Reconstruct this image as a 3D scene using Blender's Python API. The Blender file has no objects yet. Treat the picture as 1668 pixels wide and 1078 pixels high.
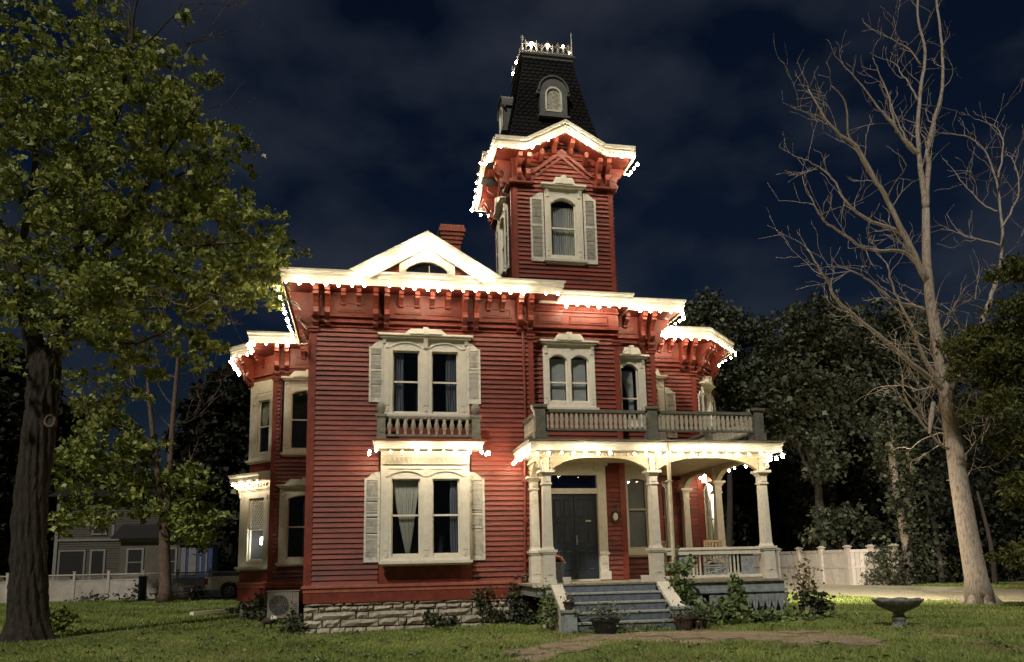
import bpy, math, random
import numpy as np
from mathutils import Matrix, Vector
random.seed(7); RNG = np.random.default_rng(11)
S = bpy.context.scene
COL = S.collection
# ------------------------------------------------------------------ camera, sky, sun, exposure
YAW, PITCH, ROLL, FPX, PPY = .192, .170, .021, 1258.23, 699.066
EYE = Vector((1.336, -19.323, 1.6))
_r = Vector((math.cos(YAW), -math.sin(YAW), 0)); _f = Vector((math.sin(YAW), math.cos(YAW), 0)); _u = Vector((0, 0, 1))
_F = _f*math.cos(PITCH) + _u*math.sin(PITCH); _U = -_f*math.sin(PITCH) + _u*math.cos(PITCH)
_R = _r*math.cos(ROLL) - _U*math.sin(ROLL); _V = _r*math.sin(ROLL) + _U*math.cos(ROLL)
cam = bpy.data.cameras.new('camera'); co = bpy.data.objects.new('camera', cam); COL.objects.link(co)
cam.sensor_width = 36; cam.lens = 36*FPX/1668; cam.shift_y = (PPY-539)/1668; cam.clip_start = .1; cam.clip_end = 2000
co.matrix_world = Matrix.Translation(EYE) @ Matrix((_R, _V, -_F)).transposed().to_4x4()
S.camera = co
def at(u, v, ax, val):
    """point of the world plane X, Y or Z = val seen at photograph pixel u, v (used to measure where real things stand)"""
    du, dv = u-834, v-PPY
    a = math.cos(ROLL)*du - math.sin(ROLL)*dv; b = math.sin(ROLL)*du + math.cos(ROLL)*dv
    d = _r*(a/FPX) - _U*(b/FPX) + _F
    i = 'XYZ'.index(ax); return EYE + d*((val-EYE[i])/d[i])

SUN_EL, SUN_AZ = math.radians(43), math.radians(211)     # azimuth measured from +Y clockwise: from behind the camera, a little to its left
W = bpy.data.worlds.new('World'); S.world = W; W.use_nodes = True
nt = W.node_tree; N = nt.nodes; L = nt.links
for n in list(N): N.remove(n)
sky = N.new('ShaderNodeTexSky'); sky.sky_type = 'NISHITA'; sky.sun_disc = False
sky.sun_elevation = SUN_EL; sky.sun_rotation = SUN_AZ; sky.air_density = 1.6; sky.dust_density = .6; sky.ozone_density = 3
tc = N.new('ShaderNodeTexCoord'); mp = N.new('ShaderNodeMapping'); mp.inputs['Scale'].default_value = (1.0, 1.0, 1.7)
n1 = N.new('ShaderNodeTexNoise'); n1.inputs['Scale'].default_value = 4.6; n1.inputs['Detail'].default_value = 5; n1.inputs['Roughness'].default_value = .5; n1.inputs['Distortion'].default_value = 0
cr = N.new('ShaderNodeValToRGB'); cr.color_ramp.elements[0].position = .42; cr.color_ramp.elements[1].position = .70
cr.color_ramp.elements[0].color = (0, 0, 0, 1); cr.color_ramp.elements[1].color = (1, 1, 1, 1)
mul = N.new('ShaderNodeMix'); mul.data_type = 'RGBA'; mul.blend_type = 'MULTIPLY'; mul.inputs['Factor'].default_value = 1; mul.inputs['B'].default_value = (.30, .43, .72, 1)
cl = N.new('ShaderNodeMix'); cl.data_type = 'RGBA'; cl.inputs['B'].default_value = (5.6, 6.8, 9.5, 1)
fm = N.new('ShaderNodeMath'); fm.operation = 'MULTIPLY'; fm.inputs[1].default_value = .62
bg = N.new('ShaderNodeBackground'); bg.inputs['Strength'].default_value = .0056
wo = N.new('ShaderNodeOutputWorld')
L.new(tc.outputs['Generated'], mp.inputs['Vector']); L.new(mp.outputs['Vector'], n1.inputs['Vector']); L.new(n1.outputs['Fac'], cr.inputs['Fac'])
L.new(cr.outputs['Color'], fm.inputs[0]); L.new(sky.outputs['Color'], mul.inputs['A']); L.new(mul.outputs['Result'], cl.inputs['A'])
L.new(fm.outputs['Value'], cl.inputs['Factor']); L.new(cl.outputs['Result'], bg.inputs['Color']); L.new(bg.outputs['Background'], wo.inputs['Surface'])
sd = bpy.data.lights.new('sun', 'SUN'); sd.energy = 1.9; sd.angle = math.radians(3); sd.color = (1, .93, .80)
so = bpy.data.objects.new('sun', sd); COL.objects.link(so)
_sv = Vector((math.sin(SUN_AZ)*math.cos(SUN_EL), math.cos(SUN_AZ)*math.cos(SUN_EL), math.sin(SUN_EL)))
so.rotation_euler = _sv.to_track_quat('Z', 'Y').to_euler(); so.location = (0, -30, 30)
S.view_settings.view_transform = 'Standard'; S.view_settings.look = 'None'; S.view_settings.gamma = 1; S.view_settings.exposure = 0
S.view_settings.use_curve_mapping = False
S.render.engine = 'CYCLES'
S.cycles.use_denoising = True; S.cycles.max_bounces = 6; S.cycles.transparent_max_bounces = 12; S.cycles.diffuse_bounces = 3
S.cycles.glossy_bounces = 3; S.cycles.sample_clamp_indirect = 4; S.cycles.caustics_reflective = False; S.cycles.caustics_refractive = False
BULB = 112.0          # radiance of the string-light bulbs

# ------------------------------------------------------------------ materials
def mat(name, base, rough=.6, var=.25, scale=6, bump=.0, bscale=40, base2=None, metal=0, stretch=None, spec=.5, amt=None, lo=.35, hi=.65):
    m = bpy.data.materials.new(name); m.use_nodes = True; t = m.node_tree; n = t.nodes; l = t.links
    p = n['Principled BSDF']; p.inputs['Roughness'].default_value = rough; p.inputs['Metallic'].default_value = metal
    p.inputs['Specular IOR Level'].default_value = spec
    c = n.new('ShaderNodeTexCoord'); mp = n.new('ShaderNodeMapping'); l.new(c.outputs['Object'], mp.inputs['Vector'])
    if stretch: mp.inputs['Scale'].default_value = stretch
    z = n.new('ShaderNodeTexNoise'); z.inputs['Scale'].default_value = scale; z.inputs['Detail'].default_value = 6; z.inputs['Roughness'].default_value = .65
    l.new(mp.outputs['Vector'], z.inputs['Vector'])
    r = n.new('ShaderNodeValToRGB'); r.color_ramp.elements[0].position = lo; r.color_ramp.elements[1].position = hi
    b2 = base2 or tuple(x*(1-var) for x in base)
    b1 = base if base2 else tuple(min(1, x*(1+var*.6)) for x in base)
    r.color_ramp.elements[0].color = (*b2, 1); r.color_ramp.elements[1].color = (*b1, 1)
    l.new(z.outputs['Fac'], r.inputs['Fac']); 
    oi = n.new('ShaderNodeObjectInfo'); hv = n.new('ShaderNodeHueSaturation'); mr = n.new('ShaderNodeMapRange')
    mr.inputs['To Min'].default_value = .86; mr.inputs['To Max'].default_value = 1.12
    l.new(oi.outputs['Random'], mr.inputs['Value']); l.new(mr.outputs['Result'], hv.inputs['Value']); l.new(r.outputs['Color'], hv.inputs['Color'])
    l.new(hv.outputs['Color'], p.inputs['Base Color'])
    if bump:
        z2 = n.new('ShaderNodeTexNoise'); z2.inputs['Scale'].default_value = bscale; z2.inputs['Detail'].default_value = 5
        l.new(mp.outputs['Vector'], z2.inputs['Vector']); b = n.new('ShaderNodeBump'); b.inputs['Strength'].default_value = bump; b.inputs['Distance'].default_value = .02
        l.new(z2.outputs['Fac'], b.inputs['Height']); l.new(b.outputs['Normal'], p.inputs['Normal'])
    return m
def leafmat(name, a, b, rough=.5, trans=.25):
    m = bpy.data.materials.new(name); m.use_nodes = True; t = m.node_tree; n = t.nodes; l = t.links
    p = n['Principled BSDF']; p.inputs['Roughness'].default_value = rough; p.inputs['Specular IOR Level'].default_value = .35
    g = n.new('ShaderNodeAttribute'); g.attribute_name = 'tone'
    r = n.new('ShaderNodeMix'); r.data_type = 'RGBA'; r.inputs['A'].default_value = (*a, 1); r.inputs['B'].default_value = (*b, 1)
    l.new(g.outputs['Fac'], r.inputs['Factor']); l.new(r.outputs['Result'], p.inputs['Base Color'])
    tr = n.new('ShaderNodeBsdfTranslucent'); l.new(r.outputs['Result'], tr.inputs['Color'])
    mx = n.new('ShaderNodeMixShader'); mx.inputs['Fac'].default_value = trans; o = n['Material Output']
    l.new(p.outputs['BSDF'], mx.inputs[1]); l.new(tr.outputs['BSDF'], mx.inputs[2]); l.new(mx.outputs['Shader'], o.inputs['Surface'])
    return m
def glass(name, tint=(.75, .8, .85)):
    m = bpy.data.materials.new(name); m.use_nodes = True; t = m.node_tree; n = t.nodes; l = t.links
    n.remove(n['Principled BSDF']); o = n['Material Output']
    tr = n.new('ShaderNodeBsdfTransparent'); tr.inputs['Color'].default_value = (*tint, 1)
    gl = n.new('ShaderNodeBsdfGlossy'); gl.inputs['Roughness'].default_value = .04; lw_ = n.new('ShaderNodeLayerWeight'); lw_.inputs['Blend'].default_value = .5; pw_ = n.new('ShaderNodeMath'); pw_.operation = 'POWER'; pw_.inputs[1].default_value = 3
    fr = n.new('ShaderNodeMath'); fr.operation = 'MULTIPLY_ADD'; fr.inputs[1].default_value = .7; fr.inputs[2].default_value = .055; l.new(lw_.outputs['Facing'], pw_.inputs[0]); l.new(pw_.outputs[0], fr.inputs[0])
    c = n.new('ShaderNodeTexCoord'); z = n.new('ShaderNodeTexNoise'); z.inputs['Scale'].default_value = 3; b = n.new('ShaderNodeBump'); b.inputs['Strength'].default_value = .08
    l.new(c.outputs['Object'], z.inputs['Vector']); l.new(z.outputs['Fac'], b.inputs['Height']); l.new(b.outputs['Normal'], gl.inputs['Normal'])
    mx = n.new('ShaderNodeMixShader'); l.new(fr.outputs[0], mx.inputs['Fac']); l.new(tr.outputs['BSDF'], mx.inputs[1]); l.new(gl.outputs['BSDF'], mx.inputs[2]); l.new(mx.outputs['Shader'], o.inputs['Surface'])
    return m
def emis(name, col, s):
    m = bpy.data.materials.new(name); m.use_nodes = True; p = m.node_tree.nodes['Principled BSDF']
    p.inputs['Base Color'].default_value = (*col, 1); p.inputs['Emission Color'].default_value = (*col, 1); p.inputs['Emission Strength'].default_value = s
    return m
M_ = dict(
 red=mat('red_siding_paint', (.29, .055, .032), .5, .3, 1.6, .3, 50, base2=(.12, .028, .020), stretch=(.7, 1, 3), lo=.3, hi=.7),
 redtrim=mat('red_trim_paint', (.235, .045, .027), .5, .3, 5, .1, 50),
 white=mat('cream_trim_paint', (.72, .68, .58), .55, .12, 7, .1, 60, lo=.25, hi=.6),
 white2=mat('weathered_white_paint', (.72, .69, .60), .65, .5, 9, .15, 60, base2=(.38, .36, .31), lo=.3, hi=.5),
 porch=mat('porch_cream_paint', (.64, .56, .40), .5, .18, 6, .08, 60),
 greytrim=mat('grey_olive_rail_paint', (.17, .165, .13), .6, .3, 6),
 balus=mat('baluster_paint', (.55, .50, .39), .6, .3, 6),
 midgrey=mat('mid_grey_balconette', (.28, .265, .21), .6, .3, 6),  # balconette posts and rails, darker and greyer than the balusters
 bluegrey=mat('blue_grey_step_paint', (.15, .175, .21), .55, .35, 10, .12, 60),
 nosing=mat('worn_nosing_paint', (.5, .5, .46), .6, .5, 14, base2=(.22, .24, .25)),
 skirt=mat('faded_blue_white_skirt', (.40, .43, .44), .65, .4, 8, base2=(.22, .25, .26)),
 door=mat('slate_door_paint', (.030, .040, .056), .4, .25, 8),
 shingle=mat('dark_slate_shingle', (.008, .0075, .007), .75, .4, 12, spec=.2),
 roof=mat('dark_roof_felt', (.013, .012, .012), .85, .3, 5),
 dormer=mat('grey_dormer_paint', (.13, .13, .125), .6, .25, 7),
 stone=mat('limestone', (.58, .52, .42), .9, .4, 9, .8, 34, base2=(.30, .26, .205)),
 mortar=mat('dark_mortar', (.12, .10, .08), .95, .3, 20),
 brick=mat('red_brick', (.30, .08, .05), .85, .4, 14, .2, 60),
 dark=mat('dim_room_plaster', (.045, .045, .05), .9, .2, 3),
 curtain=mat('cream_lace_curtain', (.60, .56, .45), .85, .2, 40),
 sheer=mat('grey_sheer_curtain', (.16, .17, .19), .9, .2, 30),
 blind=mat('grey_roller_blind', (.50, .48, .43), .9, .1, 4),
 iron=mat('pale_iron', (.35, .33, .29), .5, .2, 20, metal=.3),
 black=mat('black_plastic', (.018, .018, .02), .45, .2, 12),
 wire=mat('green_black_wire', (.02, .03, .02), .6, .1, 10),
 bark=mat('ridged_maple_bark', (.05, .040, .031), .95, .5, 9, 1.0, 22, base2=(.022, .017, .012), stretch=(2.2, 2.2, .55), lo=.42, hi=.6),
 darkbark=mat('dark_bark', (.06, .05, .04), .95, .4, 6, .6, 20, stretch=(3, 3, .6)),
 brownbark=mat('brown_young_bark', (.20, .145, .105), .9, .4, 7, .7, 24, base2=(.07, .045, .03), stretch=(3, 3, .7)),
 deadbark=mat('bare_pale_bark', (.46, .39, .32), .85, .4, 8, .9, 26, base2=(.15, .11, .085), lo=.3, hi=.55, stretch=(3, 3, .8)),
 grass=leafmat('lawn_grass', (.09, .145, .028), (.37, .44, .13), .6, .2),
 maple=leafmat('maple_leaf', (.05, .085, .016), (.46, .50, .14), .42, .3),
 darkleaf=leafmat('dark_tree_leaf', (.020, .027, .015), (.155, .17, .105), .5, .2),
 shadeleaf=leafmat('shaded_tree_leaf', (.005, .007, .004), (.028, .032, .018), .6, .15),  # darker copy of dark_tree_leaf, night shade put into the leaf colour
 fir=leafmat('conifer_needle', (.03, .04, .01), (.14, .15, .035), .6, .2),
 hosta=leafmat('hosta_leaf', (.05, .10, .03), (.26, .32, .13), .4, .2),
 dryleaf=leafmat('dry_stem_leaf', (.10, .085, .03), (.34, .28, .13), .6, .2),
 vinyl=mat('white_vinyl', (.66, .60, .54), .5, .15, 4),
 vinylL=mat('pale_fence_vinyl', (.52, .47, .42), .6, .25, 2),
 concrete=mat('sandy_flagstone', (.36, .29, .20), .95, .4, 4, .4, 20, base2=(.20, .155, .10)),
 drive=mat('gravel_driveway', (.60, .55, .40), .95, .35, 12, .6, 30, base2=(.42, .38, .26)),
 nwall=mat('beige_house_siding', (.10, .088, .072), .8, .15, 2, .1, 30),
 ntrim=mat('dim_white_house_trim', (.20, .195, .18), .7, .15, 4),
 bluewall=mat('blue_shed_paint', (.03, .06, .17), .6, .3, 3),
 truckp=mat('cream_truck_paint', (.82, .74, .60), .3, .06, 2),
 rubber=mat('tyre_rubber', (.02, .02, .02), .85, .2, 20),
 alloy=mat('wheel_alloy', (.55, .55, .55), .3, .1, 20, metal=.8),
 redglass=mat('red_tail_lens', (.25, .01, .01), .2, .1, 20),
 rustwood=mat('dark_stained_wood', (.07, .045, .035), .7, .4, 8, stretch=(1, 5, 5)),
 acgrey=mat('dull_condenser_paint', (.26, .25, .22), .5, .2, 6),
 acdark=mat('condenser_grille', (.05, .05, .05), .5, .2, 6),
 birdb=mat('weathered_cast_stone', (.26, .27, .26), .9, .6, 9, .4, 30, base2=(.07, .08, .075)),
 terra=mat('dark_terracotta', (.06, .035, .028), .8, .3, 12),
 tub=mat('blue_grey_tub', (.17, .20, .26), .5, .2, 8),
 redstuff=mat('red_plastic', (.35, .03, .02), .4, .1, 8),
 wood=mat('bare_chair_wood', (.40, .29, .17), .6, .3, 10, stretch=(1, 1, 6)),
 plank=mat('new_pine_board', (.85, .78, .60), .6, .15, 8, stretch=(1, 1, 6)),
 glass=glass('window_glass'), bglass=glass('blue_transom_glass', (.35, .45, .75)),
 bulb=emis('bulb_glow', (1, .80, .52), BULB), bulb_dim=emis('bulb_glow_dim', (1, .74, .44), BULB*.45), bulb_hot=emis('bulb_glow_hot', (1, .84, .60), BULB*1.7), flood=emis('floodlight_lens', (1, .84, .60), 12),
 room=emis('lamp_shade_glow', (1, .9, .7), 45),
 silver=mat('silver_metal', (.6, .6, .58), .3, .1, 20, metal=.9),
)
# ground: grass soil mixed with bare earth
g = bpy.data.materials.new('lawn_soil'); g.use_nodes = True; t = g.node_tree; n = t.nodes; l = t.links; p = n['Principled BSDF']; p.inputs['Roughness'].default_value = .95
c = n.new('ShaderNodeTexCoord'); z = n.new('ShaderNodeTexNoise'); z.inputs['Scale'].default_value = .55; z.inputs['Detail'].default_value = 8; z.inputs['Roughness'].default_value = .62
z2 = n.new('ShaderNodeTexNoise'); z2.inputs['Scale'].default_value = 14; z2.inputs['Detail'].default_value = 6
r = n.new('ShaderNodeValToRGB'); e = r.color_ramp.elements; e[0].position = .40; e[0].color = (.27, .20, .11, 1); e[1].position = .52; e[1].color = (.17, .19, .05, 1)
x = e.new(.66); x.color = (.21, .24, .07, 1)
mx = n.new('ShaderNodeMix'); mx.data_type = 'RGBA'; mx.blend_type = 'OVERLAY'; mx.inputs['Factor'].default_value = .5
l.new(c.outputs['Object'], z.inputs['Vector']); l.new(c.outputs['Object'], z2.inputs['Vector']); l.new(z.outputs['Fac'], r.inputs['Fac']); l.new(r.outputs['Color'], mx.inputs['A']); l.new(z2.outputs['Color'], mx.inputs['B'])
l.new(mx.outputs['Result'], p.inputs['Base Color']); b = n.new('ShaderNodeBump'); b.inputs['Strength'].default_value = .7; b.inputs['Distance'].default_value = .05
l.new(z2.outputs['Fac'], b.inputs['Height']); l.new(b.outputs['Normal'], p.inputs['Normal']); M_['soil'] = g

# ------------------------------------------------------------------ helpers
I4 = Matrix.Identity(4)
def T(x, y, z=0): return Matrix.Translation((x, y, z))
def RZ(a): return Matrix.Rotation(math.radians(a), 4, 'Z')
class MB:
    def __init__(s, M=None): s.v = []; s.f = []; s.M = M
    def add(s, vs, fs):
        o = len(s.v)
        s.v += [tuple(s.M @ Vector(q)) for q in vs] if s.M is not None else [tuple(q) for q in vs]
        s.f += [tuple(i+o for i in q) for q in fs]; return s
    def box(s, x0, x1, y0, y1, z0, z1):
        return s.add([(x0,y0,z0),(x1,y0,z0),(x1,y1,z0),(x0,y1,z0),(x0,y0,z1),(x1,y0,z1),(x1,y1,z1),(x0,y1,z1)],
            [(0,3,2,1),(4,5,6,7),(0,1,5,4),(1,2,6,5),(2,3,7,6),(3,0,4,7)])
    def prism(s, poly, a0, a1, axis='y'):
        """poly in the other two axes: y -> (x,z), x -> (y,z), z -> (x,y)"""
        k = len(poly); f = {'y': lambda p, a: (p[0], a, p[1]), 'x': lambda p, a: (a, p[0], p[1]), 'z': lambda p, a: (p[0], p[1], a)}[axis]
        return s.add([f(q, a0) for q in poly]+[f(q, a1) for q in poly],
            [tuple(range(k)), tuple(range(2*k-1, k-1, -1))]+[(i, i+k, (i+1) % k+k, (i+1) % k) for i in range(k)])
    def tube(s, pts, rad, n=6, caps=True):
        pts = [Vector(q) for q in pts]; m = len(pts)
        if not hasattr(rad, '__len__'): rad = [rad]*m
        vs = []; up = Vector((.31, .17, .93))
        for i, q in enumerate(pts):
            d = (pts[min(i+1, m-1)]-pts[max(i-1, 0)]); d = d.normalized() if d.length > 1e-9 else Vector((0, 0, 1))
            a = d.cross(up); a = a.normalized() if a.length > 1e-4 else Vector((1, 0, 0)); b = d.cross(a)
            for k in range(n):
                t = 2*math.pi*k/n; vs.append(q+(a*math.cos(t)+b*math.sin(t))*rad[i])
        fs = [(i*n+k, i*n+(k+1) % n, (i+1)*n+(k+1) % n, (i+1)*n+k) for i in range(m-1) for k in range(n)]
        if caps: fs += [tuple(range(n-1, -1, -1)), tuple(range((m-1)*n, m*n))]
        return s.add(vs, fs)
    def lathe(s, prof, cx=0, cy=0, n=12):
        vs = [(cx+r*math.cos(2*math.pi*k/n), cy+r*math.sin(2*math.pi*k/n), z) for r, z in prof for k in range(n)]
        m = len(prof); fs = [(i*n+k, i*n+(k+1) % n, (i+1)*n+(k+1) % n, (i+1)*n+k) for i in range(m-1) for k in range(n)]
        return s.add(vs, fs+[tuple(range(n-1, -1, -1)), tuple(range((m-1)*n, m*n))])
    def sweep(s, path, prof):
        """prof (out, z) closed polygon swept with mitres along path (x, y); out is to the right of travel"""
        P = [Vector(q) for q in path]; m = len(P); k = len(prof); vs = []
        for i in range(m):
            d0 = (P[i]-P[i-1]).normalized() if i else None; d1 = (P[i+1]-P[i]).normalized() if i < m-1 else None
            n0 = Vector((d0.y, -d0.x)) if d0 else None; n1 = Vector((d1.y, -d1.x)) if d1 else None
            nn = (n0+n1)/(1+n0.dot(n1)) if d0 and d1 else (n0 or n1)
            vs += [(P[i].x+nn.x*o, P[i].y+nn.y*o, z) for o, z in prof]
        fs = [(i*k+j, i*k+(j+1) % k, (i+1)*k+(j+1) % k, (i+1)*k+j) for i in range(m-1) for j in range(k)]
        return s.add(vs, fs+[tuple(range(k)), tuple(range(m*k-1, (m-1)*k-1, -1))])
    def mesh(s, name):
        me = bpy.data.meshes.new(name); me.from_pydata(s.v, [], s.f); me.update(); return me
def tag(o, label=None, cat=None, group=None, kind=None):
    for k, v in (('label', label), ('category', cat), ('group', group), ('kind', kind)):
        if v: o[k] = v
    return o
def link(name, me, m=None, parent=None, smooth=False, M=None):
    o = bpy.data.objects.new(name, me); COL.objects.link(o)
    if m is not None and not me.materials: me.materials.append(m if not isinstance(m, str) else M_[m])
    if smooth: me.polygons.foreach_set('use_smooth', [True]*len(me.polygons))
    if M is not None: o.matrix_basis = M
    if parent is not None:
        o.parent = parent
        r = parent
        inv = Matrix.Translation(-Vector(parent['at'])) if 'at' in parent.keys() else None
        if inv is not None: o.matrix_parent_inverse = inv
    return o
def put(name, mb, m, parent=None, smooth=False, label=None, kind=None):
    o = link(name, mb.mesh(name), m, parent, smooth)
    if label: o['label'] = label
    if kind: o['kind'] = kind
    return o
def thing(name, label, cat, loc, group=None):
    o = bpy.data.objects.new(name, None); COL.objects.link(o); o.location = loc; o['at'] = tuple(loc); o.empty_display_size = .3
    return tag(o, label, cat, group)
def clone(root, loc, label, group=None, rz=0):
    def rec(o, par):
        c = o.copy(); COL.objects.link(c)
        if par is not None: c.parent = par
        for ch in [q for q in list(KIDS.get(o.name, []))]: rec(ch, c)
        return c
    KIDS = {}
    for q in list(COL.objects):
        if q.parent is not None: KIDS.setdefault(q.parent.name, []).append(q)
    r = rec(root, None); r.location = loc; r['label'] = label; r.rotation_euler.z = math.radians(rz)
    if group: r['group'] = group
    return r
def leaves(name, C, size, m, parent=None, droop=.3, flat=.0, tone=None, shape='maple', up=0.0, kind=None):
    """one mesh of separate leaves centred at the rows of C"""
    C = np.asarray(C, float); k = len(C); rg = RNG
    a = rg.uniform(0, 2*np.pi, k); tl = rg.normal(0, .75, k)*(1-flat)
    X = np.stack([np.cos(a), np.sin(a), -droop+rg.normal(0, .35, k)], 1); X /= np.linalg.norm(X, axis=1)[:, None]
    nr = rg.normal(0, 1, (k, 3)); nr[:, 2] = np.abs(nr[:, 2])+up; Y = np.cross(nr, X); Y /= np.linalg.norm(Y, axis=1)[:, None]
    Z = np.cross(X, Y)
    s = size*(.45+1.05*rg.uniform(0, 1, k)**1.3)[:, None]
    if shape == 'maple': Q = [(-.5, 0, 0), (-.15, .5, -.06), (.12, .22, .02), (.6, 0, -.1), (.12, -.22, .02), (-.15, -.5, -.06)]; F = [(0, 1, 2), (0, 2, 3), (0, 3, 4), (0, 4, 5)]
    elif shape == 'blade': Q = [(-.5, .06, 0), (-.5, -.06, 0), (.5, 0, 0)]; F = [(0, 1, 2)]
    elif shape == 'long': Q = [(-.5, 0, 0), (0, .17, .04), (.5, 0, -.12), (0, -.17, .04)]; F = [(0, 1, 2), (0, 2, 3)]
    else: Q = [(-.5, 0, 0), (0, .38, -.04), (.5, 0, 0), (0, -.38, -.04)]; F = [(0, 1, 2), (0, 2, 3)]
    q = len(Q); V = np.empty((k, q, 3))
    for i, (x, y, z) in enumerate(Q): V[:, i] = C + s*(X*x + Y*y + Z*z)
    F = np.array(F); FF = (F[None]+(np.arange(k)*q)[:, None, None]).reshape(-1, 3)
    me = bpy.data.meshes.new(name); me.vertices.add(k*q); me.vertices.foreach_set('co', V.reshape(-1))
    nf = len(FF); me.loops.add(nf*3); me.polygons.add(nf); me.loops.foreach_set('vertex_index', FF.reshape(-1).astype(np.int32))
    me.polygons.foreach_set('loop_start', np.arange(nf, dtype=np.int32)*3); me.update(calc_edges=True)
    tn = (rg.uniform(0, 1, k) if tone is None else np.clip(tone+rg.normal(0, .18, k), 0, 1))
    at_ = me.attributes.new('tone', 'FLOAT', 'POINT'); at_.data.foreach_set('value', np.repeat(tn, q).astype(np.float32))
    o = link(name, me, m, parent)
    if kind or name in ('plant', 'flowers', 'leaves', 'ivy', 'needles', 'foliage'): o['kind'] = kind or 'stuff'
    return o
def gh(x, y): return .10*min(1, max(0, x/6))          # the lawn rises slightly towards the steps
# ------------------------------------------------------------------ ground
gp = thing  # (alias kept short)
nx, ny = 90, 90
xs = [-60+i*1.4 for i in range(nx)]; ys = [-25+i*1.4 for i in range(ny)]
vs = [(x, y, gh(x, y)+.02*math.sin(x*1.3+y*.7)) for y in ys for x in xs]
X0, X1, Y0, Y1 = xs[0], xs[-1], ys[0], ys[-1]
fs = [(j*nx+i, j*nx+i+1, (j+1)*nx+i+1, (j+1)*nx+i) for j in range(ny-1) for i in range(nx-1)]
mb = MB(); mb.add(vs, fs)
R = 700
mb.add([(-R,-R,-.04),(R,-R,-.04),(R,R,-.04),(-R,R,-.04),(X0+1,Y0+1,-.04),(X1-1,Y0+1,-.04),(X1-1,Y1-1,-.04),(X0+1,Y1-1,-.04)], [(0,1,5,4),(1,2,6,5),(2,3,7,6),(3,0,4,7)])
tag(put('lawn', mb, 'soil', smooth=True), kind='structure')
pt = [at(u, v, 'Z', .02) for u, v in ((1255,949),(1450,957),(1700,965),(1700,986),(1600,984),(1450,980),(1340,972),(1255,966))]
mb = MB(); mb.prism([(q.x, q.y) for q in pt], -.03, .135, 'z'); tag(put('driveway', mb, 'drive'), kind='structure')
# flagstone path: separate slabs
pw = bpy.data.objects.new('garden_path', None); COL.objects.link(pw); pw['kind'] = 'structure'
pp = [at(u, v, 'Z', .08) for u, v in ((828,1073),(880,1052),(930,1040),(975,1033),(1090,1032),(1200,1033),(1300,1031),(1380,1036),(1450,1046),(1420,1055),(1330,1050),(1240,1047),(1150,1049),(1060,1046),(1000,1050),(930,1064),(870,1080))]
def jag(P, n=5, a=.07):
    o = []
    for p, q in zip(P, P[1:]+P[:1]):
        for i in range(n): c = p.lerp(q, i/n); o.append((c.x+random.uniform(-a, a), c.y+random.uniform(-a, a)))
    return o
pj = jag(pp); k = len(pj); mb = MB(); mb.add([(x, y, gh(x, y)+.02*math.sin(x*1.3+y*.7)+.012) for x, y in pj], [tuple(range(k))]); put('worn_earth', mb, 'concrete', pw)
def slab(cx, cy, w, d, a=0, h=.0, m='concrete', par=None, nm='flagstone'):
    k = 13; P = []
    for i in range(k):
        t = 2*math.pi*i/k; rr = random.uniform(.62, 1.12)/max(abs(math.cos(t)), abs(math.sin(t)))**.7
        x, y = w/2*rr*math.cos(t), d/2*rr*math.sin(t); P.append((cx+x*math.cos(a)-y*math.sin(a), cy+x*math.sin(a)+y*math.cos(a)))
    z = gh(cx, cy)+.02*math.sin(cx*1.3+cy*.7)
    b = MB(); b.prism(P, z-.06, z+.034+h, 'z'); return put(nm, b, m, par or pw)
px_slabs = [(850,1066,60),(905,1056,70),(950,1045,75),(1000,1038,85),(1060,1038,70),(935,1062,50),(1120,1041,80),(1185,1043,75),(1250,1046,70),(1300,1051,60),(1410,1056,60),(1300,1035,60),(1545,1040,50),(1600,1050,60),(1480,1022,40)]
for u, v, w in px_slabs:
    q = at(u, v, 'Z', .07); sc = 1258/(q-EYE).length; slab(q.x, q.y, w/sc*.95, random.uniform(.45, 1.0), random.uniform(-.25, .15))

# ------------------------------------------------------------------ the house
H = thing('house', 'tall red Victorian house with square tower, white trimmed windows and wide front porch', 'house', (0, 0, 0))
def sub_intervals(x0, x1, z, h, holes):
    iv = [(x0, x1)]
    for a, b, c, d in holes:
        if z+h*.5 > c and z+h*.5 < d:
            iv = [q for p, r in iv for q in ((p, min(r, a)), (max(p, b), r)) if q[1]-q[0] > .03]
    return iv
def wall(name, M, x0, x1, z0, z1, holes, y1=.14, m='redtrim'):
    mb = MB(M); zs = sorted({z0, z1, *[min(max(q, z0), z1) for h in holes for q in h[2:]]})
    for a, b in zip(zs, zs[1:]):
        for p, r in sub_intervals(x0, x1, a, b-a, holes): mb.box(p, r, .012, y1, a, b)
    return put(name, mb, m, H)
BOARD = [0]
def butt(p, r):
    if r-p < 1.6 or random.random() > .22: return [(p, r)]
    s = p+(r-p)*random.uniform(.25, .75); return [(p, s-.002), (s+.002, r)]
def siding(par, M, x0, x1, z0, z1, holes, clip=None, single=True, pitch=.126, m='red'):
    allb = MB(M); z = z0
    while z < z1-.02:
        h = min(pitch, z1-z)
        a, b = clip(z+h*.5) if clip else (x0, x1)
        iv = sub_intervals(a, b, z, h, holes)
        iv = [q for p, r in iv for q in butt(p, r)]
        for p, r in iv:
            mb = MB(M) if single else allb; t = random.uniform(-.004, .005); dz = random.uniform(-.006, .006)
            mb.add([(p,.012,z),(r,.012,z),(r,-.046-t,z+dz),(p,-.046-t,z),(p,.012,z+h),(r,.012,z+h),(r,-.004,z+h+.004),(p,-.004,z+h+.004)],
                   [(0,1,2,3),(3,2,6,7),(4,7,6,5),(0,3,7,4),(1,5,6,2)])
            if single: put('clapboard', mb, m, par); BOARD[0] += 1
        z += pitch
    if not single and allb.v: put('clapboards', allb, m, par, kind='stuff')
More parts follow.
